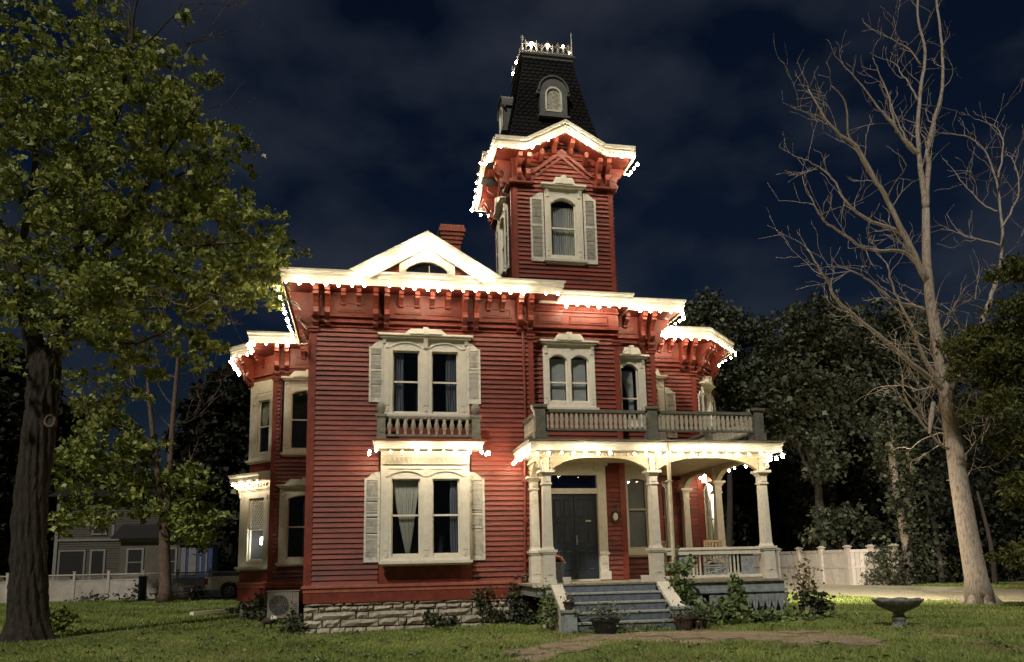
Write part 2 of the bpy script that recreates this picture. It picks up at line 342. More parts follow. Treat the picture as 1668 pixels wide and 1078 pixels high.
def arc(x0, x1, z, rise, k=10):
    """points of a segmental arch from x0 to x1 springing at z"""
    return [(x0+(x1-x0)*i/k, z+rise*math.sin(math.pi*i/k)**.75) for i in range(k+1)]
def window(M, o, panes, arch=0., split=.5, sill=True, hood=None, curtain=None, m='white', d=.055, apron=0, room=True, label=None, lattice=False, y0=0.):
    """o = outer casing x0,x1,z0,z1; panes = list of x0,x1,z0,z1"""
    x0, x1, z0, z1 = o; f = MB(M); ps = sorted(panes); Z0 = min(q[2] for q in ps); Z1 = max(q[3] for q in ps)
    edges = [x0]+[e for q in ps for e in (q[0], q[1])]+[x1]
    for i in range(0, len(edges), 2):
        f.box(edges[i], edges[i+1], -d, .10, z0, z1)
        w = edges[i+1]-edges[i]
        if w > .12:                                   # raised moulding on each jamb, cut scrolls near the ends
            c = (edges[i]+edges[i+1])/2
            f.box(c-w*.22, c+w*.22, -d-.014, -d, z0+.25, z1-.32); f.box(c-.03, c+.03, -d-.022, -d, z0+.1, z0+.2); f.box(c-.035, c+.035, -d-.03, -d, z1-.26, z1-.14)
    for q in ps:
        if arch:
            A = arc(q[0], q[1], q[3]-arch, arch); f.prism([(q[0], z1)]+A+[(q[1], z1)], -d+.004, .10)
            A2 = arc(q[0]-.01, q[1]+.01, q[3]-arch+.07, arch); A3 = arc(q[0]+.03, q[1]-.03, q[3]-arch+.02, arch); f.prism(A2+A3[::-1], -d-.012, -d+.004)
        else: f.box(q[0], q[1], -d+.004, .10, q[3], z1)
        if q[2]-z0 > .01: f.box(q[0], q[1], -d+.004, .10, z0, q[2])
    wn = put('window', f, m, H, label=label)
    for q in ps:
        s = MB(M); a, b, c, e = q; w = .035
        s.box(a, a+w, .02, .05, c, e); s.box(b-w, b, .02, .05, c, e); s.box(a+w, b-w, .02, .05, c, c+.05)
        if not arch: s.box(a+w, b-w, .02, .05, e-w, e)
        s.box(a+w, b-w, .0, .05, c+(e-c)*split-.022, c+(e-c)*split+.022); put('sash', s, m, wn)
        g = MB(M); g.add([(a,.035,c),(b,.035,c),(b,.035,c+(e-c)*split),(a,.035,c+(e-c)*split)], [(0,1,2,3)]); put('pane', g, 'glass', wn)
        g = MB(M); g.add([(a,.045,c+(e-c)*split),(b,.045,c+(e-c)*split),(b,.045,e),(a,.045,e)], [(0,1,2,3)]); put('pane', g, 'glass', wn)
        if lattice:
            t = MB(M); k = 9
            for i in range(-k, k*2):
                for sg in (1, -1):
                    p0 = [a, e-(e-c)*split/2]; 
                    xx0 = a+(b-a)*i/k; pts = []
                    h = (e-c)*(1-split)-.02; zz0 = c+(e-c)*split+.02
                    dx = h*.62*sg; xa, xb = xx0, xx0+dx; za, zb = zz0, zz0+h
                    lo_, hi_ = a+.03, b-.03
                    def cutx(xa, za, xb, zb):
                        if abs(xb-xa) < 1e-6: return None
                        t0, t1 = (lo_-xa)/(xb-xa), (hi_-xa)/(xb-xa); t0, t1 = min(t0, t1), max(t0, t1); t0, t1 = max(0, t0), min(1, t1)
                        return None if t1 <= t0 else ((xa+(xb-xa)*t0, za+(zb-za)*t0), (xa+(xb-xa)*t1, za+(zb-za)*t1))
                    cc = cutx(xa, za, xb, zb)
                    if cc: t.tube([(cc[0][0], .012+.006*sg, cc[0][1]), (cc[1][0], .012+.006*sg, cc[1][1])], .010, 4)
            put('lattice', t, m, wn, kind='stuff')
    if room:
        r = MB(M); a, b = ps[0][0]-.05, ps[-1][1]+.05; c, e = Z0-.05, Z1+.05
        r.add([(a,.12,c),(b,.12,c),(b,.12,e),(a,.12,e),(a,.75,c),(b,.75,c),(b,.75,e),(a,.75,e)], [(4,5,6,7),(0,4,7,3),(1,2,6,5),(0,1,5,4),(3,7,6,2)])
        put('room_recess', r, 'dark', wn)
    for cu in (curtain or []):
        kind, a, b, c, e = cu[:5]; cmat = cu[5] if len(cu) > 5 else 'curtain'; mb = MB(M); nxx, nz = 36, 14; vs = []
        for j in range(nz+1):
            v = j/nz; z = e-(e-c)*v
            for i in range(nxx+1):
                uu = i/nxx; 
                if kind == 'tied': w_ = 1-.86*(v**1.25); mid = (a+b)/2+.05*(v); x = mid+(uu-.5)*(b-a)*w_
                elif kind == 'swag': w_ = 1-.55*math.sin(math.pi*min(v*1.1, 1)*.5); x = b-(1-uu)*(b-a)*w_
                elif kind == 'swagl': w_ = 1-.55*math.sin(math.pi*min(v*1.1, 1)*.5); x = a+uu*(b-a)*w_
                else: x = a+uu*(b-a)
                vs.append((x, .13+(.018*math.sin(uu*(b-a)*95+2*math.sin(v*3))+.01*math.sin(uu*37+v*5) if kind != 'flat' else 0), z))
        mb.add(vs, [(j*(nxx+1)+i, j*(nxx+1)+i+1, (j+1)*(nxx+1)+i+1, (j+1)*(nxx+1)+i) for j in range(nz) for i in range(nxx)])
        put('curtain' if kind != 'flat' else 'roller_blind', mb, cmat, wn, smooth=True)
    if sill:
        s = MB(M); s.box(x0-.06, x1+.06, -d-.09, .02, z0-.07, z0); s.box(x0-.02, x1+.02, -d-.03, .01, z0-.12, z0-.07); put('sill', s, m, wn)
    if hood:
        kind = hood[0]; hx0, hx1 = x0-.05, x1+.05; s = MB(M); c = (x0+x1)/2; ph = hood[1] if len(hood) > 1 else .22; hw = hood[2] if len(hood) > 2 else .32
        s.box(hx0, hx1, -d-.10, .02, z1, z1+.05)
        top = [(hx0-.05, z1+.05), (hx0-.05, z1+.10), (c-(x1-x0)*hw, z1+.10), (c-(x1-x0)*hw*.72, z1+.10+ph*.75), (c-.08, z1+.10+ph*.75), (c-.07, z1+.10+ph), (c+.07, z1+.10+ph), (c+.08, z1+.10+ph*.75), (c+(x1-x0)*hw*.72, z1+.10+ph*.75), (c+(x1-x0)*hw, z1+.10), (hx1+.05, z1+.10), (hx1+.05, z1+.05)]
        s.prism(top, -d-.14, .02)
        inn = [(c-(x1-x0)*hw*.78, z1+.09), (c-(x1-x0)*hw*.58, z1+.10+ph*.5), (c+(x1-x0)*hw*.58, z1+.10+ph*.5), (c+(x1-x0)*hw*.78, z1+.09)]
        s.prism(inn, -d-.165, -d-.14); s.box(c-.045, c+.045, -d-.19, -d-.165, z1+.06, z1+.10+ph*.95)
        for xx in (x0+.07, x1-.07): s.prism([(-.0, z1-.16), (-d-.03, z1-.14), (-d-.05, z1-.05), (-d-.09, z1), (0, z1)], xx-.045, xx+.045, 'x')
        put('hood', s, m, wn)
    return wn
def shutter(M, x0, x1, z0, z1, curve=0, open_=0, y=-.07):
    """louvred shutter; curve +1/-1: top rises to the right/left"""
    s = MB(M); w = .055; h = z1-z0; zl = z1-(.16 if curve > 0 else 0); zr = z1-(.16 if curve < 0 else 0)
    s.box(x0, x0+w, y, y+.035, z0, zl); s.box(x1-w, x1, y, y+.035, z0, zr)
    s.box(x0+w, x1-w, y, y+.035, z0, z0+.12); mid = z0+h*.52; s.box(x0+w, x1-w, y, y+.035, mid-.03, mid+.03)
    k = 8; A = [(x0+w+(x1-x0-2*w)*i/k, z1-.16*(1-math.sin(math.pi/2*(i/k if curve > 0 else 1-i/k)))) if curve else (x0+w+(x1-x0-2*w)*i/k, z1) for i in range(k+1)]
    s.prism([(x0+w, z1-.21)]+A+[(x1-w, z1-.21)], y, y+.035)
    o = put('shutter', s, 'white2', H); l = MB(M); z = z0+.135
    while z < z1-.23:
        if abs(z-mid) > .04 and random.random() > .035:
            tl = random.uniform(.006, .016) if random.random() > .12 else -.01; sk = random.uniform(-.004, .004)
            l.add([(x0+w,y+.008-tl*.2,z),(x1-w,y+.008-tl*.2,z+sk),(x1-w,y+.03,z+.027+sk),(x0+w,y+.03,z+.027)], [(0,1,2,3)])
        z += .026
    l.box(x0+w, x1-w, y+.030, y+.033, z0+.12, z1-.2) if random.random() > .4 else None
    put('slats', l, 'white2', o, kind='stuff'); return o
def bracket_mesh(w, prof, nm):
    b = MB(); b.prism(prof, -w/2, w/2, 'x'); return b.mesh(nm)
PB = [(0,8.46),(-.56,8.46),(-.56,8.34),(-.50,8.32),(-.50,8.26),(-.40,8.21),(-.30,8.10),(-.27,7.99),(-.31,7.92),(-.33,7.84),(-.28,7.77),(-.20,7.74),(-.15,7.70),(-.17,7.63),(-.12,7.56),(0,7.55)]
PS = [(0,8.46),(-.40,8.46),(-.40,8.37),(-.34,8.35),(-.33,8.30),(-.20,8.25),(-.13,8.18),(-.12,8.12),(0,8.10)]
BIG = bracket_mesh(.125, PB, 'eave_bracket'); SML = bracket_mesh(.115, PS, 'modillion')
def brackets(M, big, small, dz=0):
    for x in big: link('eave_bracket', BIG, 'redtrim', H, M=M @ T(x, 0, dz))
    for x in small: link('modillion', SML, 'redtrim', H, M=M @ T(x, 0, dz))
def panel(M, x0, x1, z0, z1, y=-.05, nm='frieze_panel', m='redtrim', w=.035):
    p = MB(M); p.box(x0, x1, y-.022, y, z1-w, z1); p.box(x0, x1, y-.022, y, z0, z0+w); p.box(x0, x0+w, y-.022, y, z0+w, z1-w); p.box(x1-w, x1, y-.022, y, z0+w, z1-w)
    p.box(x0+w+.02, x1-w-.02, y-.012, y, z0+w+.02, z1-w-.02); return put(nm, p, m, H)
def frieze(M, x0, x1, z0=7.83, z1=8.46, y=-.045):
    f = MB(M); f.box(x0, x1, y, .012, z0, z1); f.box(x0, x1, y-.055, y, z0-.02, z0+.05); f.box(x0, x1, y-.02, .012, z0-.16, z0-.10); f.box(x0, x1, y+.01, .012, z0-.10, z0); put('frieze_board', f, 'redtrim', H)
def corner_board(M, x0, x1, z0, z1, cap=True):
    f = MB(M); f.box(x0, x1, -.045, .012, z0, z1)
    if cap: f.box(x0-.03, x1+.03, -.085, -.045, z1-.10, z1-.02); f.box(x0-.05, x1+.05, -.11, -.045, z1-.02, z1+.03)
    put('corner_board', f, 'redtrim', H)
EP = [(0,8.50),(.66,8.50),(.66,8.45),(.69,8.45),(.69,8.60),(.715,8.63),(.715,8.70),(.755,8.75),(.755,8.80),(.70,8.82),(0,8.84)]
def eave(path, prof=EP, m='white', nm='eave_cornice', top=True):
    """white fascia and crown in one sweep, with a dark red soffit set under it"""
    put(nm, MB().sweep(path, prof), m, H)
    so_ = max(o for o, z in prof)-.10; z = prof[0][1]; put('soffit', MB().sweep(path, [(-.01, z-.012), (so_, z-.012), (so_, z-.004), (-.01, z-.004)]), 'redtrim', H)

# --- front block (wall plane Y = 0, X 0..5.7)
A0 = T(0, 0)
WIN1 = (1.77, 3.91, 1.68, 4.35); h1 = (1.72, 4.0, 1.12, 4.5); h2 = (1.75, 3.98, 5.0, 7.33)
fw_ = wall('front_wall', A0, 0, 5.7, 1.05, 8.5, [h1, h2])
siding(fw_, A0, .14, 5.56, 1.13, 7.6, [(1.70, 4.02, 1.0, 4.60), (1.75, 3.98, 4.56, 7.35)])
corner_board(A0, 0, .14, 1.13, 7.5); corner_board(A0, 5.56, 5.7, 1.13, 7.5)
frieze(A0, 0, 5.7); brackets(A0, (.12, .40, 1.59, 1.87, 3.87, 4.17, 5.32, 5.60), (.79, 1.17, 2.23, 2.64, 3.03, 3.44, 4.51, 4.88))
for a, b in ((.64, 1.36), (2.08, 2.78), (2.92, 3.60), (4.38, 5.12)): panel(A0, a, b, 7.94, 8.20)
lw = wall('left_wall', T(0, 0) @ RZ(-90) @ T(-5.5, 0), 0, 5.36, 1.05, 8.5, [])   # the side that faces west
ML = T(0, 5.5) @ RZ(-90)
frieze(ML, 0, 5.44); brackets(ML, (5.36, 5.08, 3.9, 3.62, 2.2, 1.9, .5), (4.7, 4.3, 3.2, 2.75, 1.4, 1.0)); corner_board(ML, 5.36, 5.5, 1.13, 7.5)
wall('right_wall', T(5.7, .14) @ RZ(90), 0, .3, 1.05, 8.5, [])
eave([(0, 5.5), (0, 0), (5.7, 0), (5.7, .6)])
# water table, skirt and stones
wt = [(0,.97),(.05,.97),(.05,1.06),(.085,1.07),(.085,1.12),(0,1.15)]
put('water_table', MB().sweep([(0, 3.5), (0, 0), (5.7, 0), (5.7, .3)], wt), mat('salmon_water_table_paint', (.42, .13, .09), .5), H)
put('skirt_board', MB().sweep([(0, 3.5), (0, 0), (5.7, 0), (5.7, .3)], [(-.1,.72),(.035,.72),(.035,.97),(-.1,.97)]), 'redtrim', H)
fdn = MB(); fdn.box(.03, 5.67, .06, 3.5, -.2, .73); fd = put('foundation', fdn, 'mortar', H)
z = -.06; rowh = [.21, .19, .17, .13, .09]
for ri, hh in enumerate(rowh):
    x = -.02
    while x < 5.66:
        w = min(random.choice([.2, .28, .35, .45, .6, .85])*random.uniform(.85, 1.2)*(1.1 if ri < 3 else .85), 5.69-x)
        if 5.69-x-w < .15: w = 5.69-x
        s = MB(); g_ = .011; a, b, c, e = x+g_*random.uniform(.6, 2), x+w-g_*random.uniform(.6, 2), z+g_*random.uniform(.3, 1.8), z+hh-g_*random.uniform(.3, 2); k = 4
        vs = []; 
        for j in range(3):
            for i in range(k+1):
                ed = (i in (0, k)) or (j in (0, 2)); vs.append((a+(b-a)*i/k+random.uniform(-.008, .008), (.02 if ed else -.035)+random.uniform(-.024, .014), c+(e-c)*j/2+random.uniform(-.012, .012)))
        nb = len(vs); vs += [(a, .12, c), (b, .12, c), (b, .12, e), (a, .12, e)]
        fsx = [(j*(k+1)+i, j*(k+1)+i+1, (j+1)*(k+1)+i+1, (j+1)*(k+1)+i) for j in range(2) for i in range(k)]
        fsx += [tuple(range(k, -1, -1))+(nb, nb+1), tuple(range(2*(k+1), 3*(k+1)))+(nb+2, nb+3), (0, k+1, 2*(k+1), nb+3, nb), (k, nb+1, nb+2, 3*k+2, 2*k+1)]
        s.add(vs, fsx); put('stone', s, 'stone', fd); x += w
    z += hh
# stones round the far left bay base
fdn = MB(); fdn.box(-1.5, .0, 5.56, 6, -.1, .62); put('foundation', fdn, 'stone', H)
# box window of the ground floor
MB1 = T(0, -.30)
b = MB(); b.box(1.75, 1.85, -.29, 0, 1.66, 4.34); b.box(3.83, 3.93, -.29, 0, 1.66, 4.34); b.box(1.75, 3.93, -.30, .02, 3.975, 4.34); b.box(1.85, 3.83, -.26, .0, 1.60, 1.68)
b.prism([(-.30,3.98),(-.31,4.1),(-.36,4.22),(-.46,4.33),(0,4.33),(0,3.98)], 1.75, 3.93, 'x')
bw = put('window_bay', b, 'white', H)
w1 = window(MB1, (1.77, 3.91, 1.68, 3.97), [(2.01, 2.70, 1.80, 3.66), (3.00, 3.67, 1.80, 3.66)], split=.52, hood=None, y0=0, label='white double window with a tied lace curtain behind its left sash',
   curtain=[('tied', 2.04, 2.68, 1.84, 3.62), ('pleat', 3.45, 3.62, 1.84, 3.6, 'sheer')], room=False)
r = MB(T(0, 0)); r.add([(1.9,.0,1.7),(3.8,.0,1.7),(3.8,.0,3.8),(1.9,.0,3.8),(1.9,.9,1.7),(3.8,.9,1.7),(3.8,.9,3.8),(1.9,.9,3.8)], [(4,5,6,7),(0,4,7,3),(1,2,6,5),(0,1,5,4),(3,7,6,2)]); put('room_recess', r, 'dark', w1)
tr = MB(MB1)
for q in ((2.01, 2.70), (3.00, 3.67)):                      # arched head mouldings
    A = arc(q[0]-.06, q[1]+.06, 3.72, .12); Bq = arc(q[0]-.06, q[1]+.06, 3.755, .13); tr.prism(A+Bq[::-1], -.085, -.05); tr.box(q[0]-.07, q[1]+.07, -.08, -.05, 3.90, 3.93)
for i in range(19):                                          # fretwork band of pierced drops
    x = 1.86+i*.1085; tr.lathe([(.001, 0), (.028, 0), (.028, .03), (.001, .03)], 0, 0, 6) if False else tr.tube([(x, -.075, 4.13), (x+.03, -.075, 4.17), (x, -.075, 4.21), (x-.03, -.075, 4.17), (x, -.075, 4.13)], .011, 4); tr.box(x-.012, x+.012, -.075, -.01, 4.06, 4.12)
tr.box(1.78, 3.90, -.09, -.0, 4.235, 4.26); tr.box(1.78, 3.90, -.07, -.0, 4.02, 4.045)
put('fretwork', tr, 'white', bw)
ap = MB(); ap.box(1.72, 4.0, -.05, .012, 1.13, 1.60); put('apron', ap, 'redtrim', H); panel(A0, 1.95, 2.75, 1.19, 1.53, -.05, 'apron_panel'); panel(A0, 2.94, 3.74, 1.19, 1.53, -.05, 'apron_panel')
shutter(T(0,0), 1.36, 1.74, 1.66, 3.86, 1); shutter(T(0,0), 3.95, 4.34, 1.66, 3.86, -1)
# second floor double window
window(A0, (1.75, 3.98, 5.30, 7.30), [(2.03, 2.71, 5.36, 6.98), (3.02, 3.70, 5.36, 6.98)], split=.5, hood=('crown', .17, .24), label='white upper double window above the balconette',
   curtain=[('pleat', 2.05, 2.32, 5.38, 6.95, 'sheer'), ('pleat', 3.40, 3.68, 5.38, 6.95, 'sheer')])
ar = MB()
for q in ((2.03, 2.71), (3.02, 3.70)): A = arc(q[0]-.08, q[1]+.08, 7.03, .15); Bq = arc(q[0]-.08, q[1]+.08, 7.07, .15); ar.prism(A+Bq[::-1], -.075, -.05)
ar.prism([(-.05,7.02),(-.10,7.05),(-.13,7.16),(-.17,7.30),(-.05,7.30)], 2.81, 2.92, 'x'); put('head_moulding', ar, 'white', H)
shutter(A0, 1.44, 1.80, 5.62, 7.22, 1); shutter(A0, 3.93, 4.28, 5.62, 7.22, -1)
# balconette
bb = MB(); bb.sweep([(1.96, 0), (1.96, -.34), (3.84, -.34), (3.84, 0)], [(-.1,4.38),(.34,4.38),(.34,4.36),(.37,4.36),(.37,4.45),(.39,4.47),(.41,4.53),(-.1,4.53)]); bl = put('balconette', bb, 'white', H)
fl = MB(); fl.box(1.53, 4.27, -.77, -.012, 4.53, 4.585); put('balconette_floor', fl, mat('dusty_red_deck', (.22, .08, .06), .7), bl)
for xx in (1.64, 3.96):
    p = MB(); p.box(xx, xx+.20, -.70, -.50, 4.585, 5.14); p.box(xx-.02, xx+.22, -.72, -.48, 4.585, 4.66); p.box(xx-.035, xx+.235, -.735, -.465, 5.14, 5.20); p.box(xx+.05, xx+.15, -.712, -.70, 4.75, 5.05)
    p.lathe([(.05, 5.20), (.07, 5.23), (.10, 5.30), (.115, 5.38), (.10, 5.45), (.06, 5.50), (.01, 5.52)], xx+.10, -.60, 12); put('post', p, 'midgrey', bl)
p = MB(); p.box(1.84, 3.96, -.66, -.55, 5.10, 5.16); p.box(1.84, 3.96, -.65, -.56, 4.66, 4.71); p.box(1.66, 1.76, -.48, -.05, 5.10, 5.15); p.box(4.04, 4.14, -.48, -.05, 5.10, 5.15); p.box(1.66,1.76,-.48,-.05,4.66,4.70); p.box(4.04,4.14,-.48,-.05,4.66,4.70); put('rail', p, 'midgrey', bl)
BP = [(.035, 0), (.045, .02), (.03, .05), (.035, .10), (.062, .17), (.065, .24), (.04, .31), (.045, .35), (.05, .39)]
bm = MB(); bm.lathe([(r_, z_) for r_, z_ in BP], n=10); bme = bm.mesh('baluster')
for i in range(11): link('baluster', bme, 'balus', bl, True, T(1.95+i*.19, -.605, 4.71))
for yy in (-.40, -.22):
    for xx in (1.71, 4.09): link('baluster', bme, 'white2', bl, True, T(xx, yy, 4.705))
# pediment over the front cornice
gz = lambda x: 8.80+(x-1.0)*(1.08/1.86) if x < 2.86 else 9.88-(x-2.86)*(1.08/1.80)
p = MB(); p.prism([(.98, 8.80), (2.86, 9.90), (4.70, 8.80), (4.28, 8.62), (2.86, 9.50), (1.42, 8.62)], -.775, -.70); p.prism([(.92, 8.80), (2.86, 9.94), (4.76, 8.80), (4.66, 8.80), (2.86, 9.86), (1.02, 8.80)], -.80, -.775)
put('pediment_cornice', p, 'white', H)
p = MB(); p.prism([(1.36, 8.66), (2.86, 9.54), (4.34, 8.66)], -.675, -.60); put('pediment_panel', p, 'red', H)
p = MB(); p.prism([(.90, 8.845), (2.86, 9.95), (4.78, 8.845)], -.59, 2.6); put('pediment_roof', p, 'roof', H)
p = MB(); A = arc(2.33, 3.36, 8.90, .22, 14)
p.prism([(2.16, 8.81), (2.16, 9.10), (2.50, 9.30), (2.60, 9.42), (2.86, 9.47), (3.12, 9.42), (3.22, 9.30), (3.56, 9.10), (3.56, 8.81), (3.36, 8.81)]+A[::-1]+[(2.33, 8.81)], -.74, -.675); A2 = arc(2.28, 3.41, 8.92, .26, 14); p.prism(A2+A[::-1], -.76, -.74)
p.box(2.33, 3.36, -.74, -.675, 8.79, 8.83); pw_ = put('pediment_window', p, 'white', H)
p = MB(); p.add([(2.33,-.685,8.81),(3.36,-.685,8.81),(3.36,-.685,9.14),(2.33,-.685,9.14)], [(0,1,2,3)]); put('pane', p, mat('black_attic_glass', (.02,.022,.028), .15), pw_); p = MB(); p.box(2.90, 2.92, -.72, -.69, 8.83, 9.02); put('muntin', p, 'white', pw_)
p = MB()
for sg in (1, -1):
    for q0, rr in ((.12, .055), (.27, .05)):
        p.tube([(2.87+sg*(q0+rr*math.cos(t)*(1-t/14)), -.765, 9.50+(-.02 if q0 > .2 else .02)+rr*math.sin(t)*(1-t/14)) for t in [i*.6 for i in range(13)]], .013, 5)
    p.tube([(2.87+sg*.2, -.765, 9.44), (2.87+sg*.38, -.765, 9.40), (2.87+sg*.50, -.765, 9.36)], .014, 5); p.tube([(2.87, -.765, 9.42), (2.87+sg*.05, -.765, 9.56)], .014, 5)
put('scroll_ornament', p, 'redtrim', pw_)
# chimney
ch = MB(); ch.box(3.66, 4.18, 3.0, 3.5, 8.8, 11.45)
for i, (o_, z_) in enumerate(((.04, 11.25), (.075, 11.37), (.11, 11.49), (.15, 11.61), (.11, 11.73))): ch.box(3.66-o_, 4.18+o_, 3.0-o_, 3.5+o_, z_, z_+.115)
cho = put('chimney', ch, 'mortar', H); cb = MB(); z = 10.3; k = 0
while z < 11.24:
    x = 3.65-(.11 if k % 2 else 0)
    while x < 4.19:
        a, b_ = max(x, 3.65), min(x+.205, 4.19)
        if b_-a > .03: cb.box(a+.005, b_-.005, 2.985, 3.01, z+.004, z+.063)
        x += .215
    z += .072; k += 1
for o_, z_ in ((.04, 11.25), (.075, 11.37), (.11, 11.49), (.15, 11.61), (.11, 11.73)):
    x = 3.66-o_
    while x < 4.18+o_-.02: cb.box(x+.006, min(x+.2, 4.18+o_)-.006, 2.985-o_, 3.0-o_+.02, z_+.006, z_+.105); x += .21
put('bricks', cb, 'brick', cho, kind='stuff')
# main roofs
for nm, (a, b_, c, e, z_) in dict(r1=(.0, 5.7, .0, 9.5, 8.83), r2=(-1.5, 9.4, 5.5, 9.5, 8.8)).items():
    m_ = MB(); m_.add([(a-.7,c-.7,z_),(b_+.7,c-.7,z_),(b_+.7,e,z_),(a-.7,e,z_),((a+b_)/2-1,c+3,z_+.25),((a+b_)/2+1,c+3,z_+.25)], [(0,1,5,4),(1,2,5),(2,3,4,5),(3,0,4)]); put('roof', m_, 'roof', H)
# --- left wing (wall plane Y = 5.5) and its two-storey bay
A5 = T(0, 5.5)
lwn = wall('left_wing_wall', A5, -1.5, .0, .9, 8.5, [(-1.15, -.1, 1.7, 3.95), (-1.22, -.1, 5.0, 7.4)])
siding(lwn, A5, -1.36, 0, 1.15, 7.6, [(-1.22, .2, 1.6, 4.2), (-1.27, .2, 4.95, 7.65)], single=False)
corner_board(A5, -1.5, -1.36, 1.15, 7.5); frieze(A5, -1.5, 0); brackets(A5, (-1.38, -1.08), (-.6, -.2)); panel(A5, -.86, -.1, 7.94, 8.2)
window(A5, (-1.15, .3, 5.10, 7.42), [(-.93, .1, 5.22, 7.10)], arch=.12, hood=('crown', .24, .40), curtain=[('pleat', -.25, .0, 5.3, 7.0, 'sheer')], label='upper left wing window half hidden by the front block')
window(A5, (-1.20, .3, 1.72, 4.00), [(-.95, .1, 1.84, 3.76)], arch=.10, hood=('crown', .22, .40), curtain=[('pleat', -.5, -.1, 1.9, 3.7, 'sheer')], label='lower left wing window beside the corner')
put('water_table', MB().sweep([(-2.55, 9.5), (-2.55, 7.05), (-1.5, 6.0), (-1.5, 5.5), (0, 5.5)], [(o, z-.0) for o, z in wt]), bpy.data.materials['salmon_water_table_paint'], H)
put('skirt_board', MB().sweep([(-2.55, 9.5), (-2.55, 7.05), (-1.5, 6.0), (-1.5, 5.5), (0, 5.5)], [(-.1,.55),(.03,.55),(.03,.97),(-.1,.97)]), 'redtrim', H)
fdn = MB(); fdn.prism([(-2.5, 9.5), (-2.5, 7.1), (-1.48, 6.06), (-1.48, 5.56), (-.0, 5.56), (0, 9.5)], -.2, .55, 'z'); put('foundation', fdn, 'stone', H)
MC = T(-2.55, 7.05) @ RZ(-45); LC = 1.05*math.sqrt(2)
wall('bay_wall', MC, 0, LC, .9, 1.62, []); wall('bay_wall', T(-2.55, 9.5) @ RZ(-90), 0, 2.45, .9, 4.2, [], m='white')
wb = window(MC, (0, LC, 1.62, 4.0), [(.42, LC-.30, 1.80, 3.78)], split=.5, lattice=True, label='white lower bay window with a lattice of small lights and a lit lamp inside')
b = MB(MC); b.box(0, LC, -.07, .05, 4.0, 4.32); b.box(.1, LC-.1, -.1, -.07, 4.05, 4.08)
for i in range(9): b.box(.16+i*.14, .23+i*.14, -.11, -.07, 4.14, 4.24)
put('bay_frieze', b, 'white', H)
eave([(-2.55, 9.4), (-2.55, 7.05), (-1.5, 6.0), (-1.5, 5.75)], [(-.1,4.33),(.34,4.33),(.34,4.30),(.37,4.30),(.37,4.43),(.41,4.48),(.43,4.54),(-.1,4.62)], nm='bay_cornice')
b = MB(T(-2.55, 7.05) @ RZ(-70)); b.prism([(0,4.30),(-.30,4.30),(-.26,4.15),(-.12,4.05),(-.08,3.85),(0,3.7)], -.05, .05, 'x'); put('cornice_bracket', b, 'white', H)
MD = T(-2.35, 7.10) @ RZ(-45); LD = .85*math.sqrt(2)
wall('bay_wall', MD, 0, LD, 4.5, 8.5, [(.36, LD-.18, 5.2, 7.05)]); wall('bay_wall', T(-2.35, 9.5) @ RZ(-90), 0, 2.4, 4.5, 8.5, [], m='white')
b = MB(MD); b.box(0, LD, -.06, -.0, 7.15, 7.66); b.box(.3, LD-.1, -.075, -.06, 7.25, 7.55); put('bay_head_panel', b, 'white', H)
window(MD, (0, LD, 5.05, 7.15), [(.40, LD-.22, 5.25, 7.0)], curtain=[('swagl', .42, LD-.25, 6.2, 6.95)], label='narrow upper bay window with a swagged curtain')
frieze(MD, 0, LD); brackets(MD, (.08,), (.6,)); brackets(T(-2.35, 9.5) @ RZ(-90), (2.3, 2.0, .8), (1.4,))
eave([(-2.35, 9.4), (-2.35, 7.1), (-1.5, 6.25), (-1.5, 5.5), (.0, 5.5)])
lm = MB(); lm.lathe([(.02, 2.1), (.02, 2.3), (.10, 2.32), (.10, 2.52), (.04, 2.56)], -1.78, 6.62, 10); put('window_lamp', lm, 'room', wb)

# --- door wall and tower (wall plane Y = .285, X 5.3..8.18)
YT = .285; A1 = T(0, YT); TX0, TX1 = 5.30, 8.18
hd = (6.0, 7.64, 1.1, 4.12); hw2 = (6.02, 7.46, 5.6, 7.38); hwt = (6.19, 7.28, 9.7, 11.93)
dw = wall('door_wall', A1, 5.62, TX1, 1.08, 8.5, [hd, hw2])
siding(dw, A1, 5.71, 8.02, 1.10, 7.66, [(5.95, 7.64, 1.0, 4.14), (6.02, 7.46, 5.5, 7.40)])
corner_board(A1, 8.02, 8.18, 1.1, 7.50)
rp = [(0,8.46),(.30,8.46),(.30,8.42),(.33,8.42),(.33,8.58),(.36,8.62),(.36,8.70),(.39,8.74),(.39,8.79),(.3,8.81),(0,8.84)]
eave([(5.9, YT), (8.18, YT), (8.18, 1.0)], rp, nm='tower_belt_cornice')
f = MB(A1); f.box(5.71, 8.18, -.045, .012, 7.80, 8.46); f.box(5.71, 8.20, -.13, -.045, 7.80, 7.87); f.box(5.71, 8.2, -.10, -.045, 8.27, 8.31); f.box(5.71, 8.2, -.085, .012, 7.66, 7.70); fz = put('frieze_board', f, 'redtrim', H)
f = MB(A1)
for i in range(23):
    x = 5.86+i*.102; f.tube([(x+.035*math.cos(t), -.075, 8.365+.035*math.sin(t)) for t in [k*math.pi/4 for k in range(9)]], .012, 4, False)
put('ring_fret', f, 'redtrim', fz, kind='stuff')
panel(A1, 5.9, 6.62, 7.94, 8.20); panel(A1, 6.80, 7.92, 7.94, 8.20)
window(A1, (6.02, 7.46, 5.62, 7.36), [(6.19, 6.69, 5.78, 7.06), (6.79, 7.29, 5.78, 7.06)], arch=.11, split=.42, hood=('crown', .22, .30), label='white double window with rounded heads and drawn blinds above the porch',
  curtain=[('flat', 6.26, 6.66, 5.8, 7.0, 'blind'), ('flat', 6.83, 7.24, 5.8, 7.0, 'blind')])
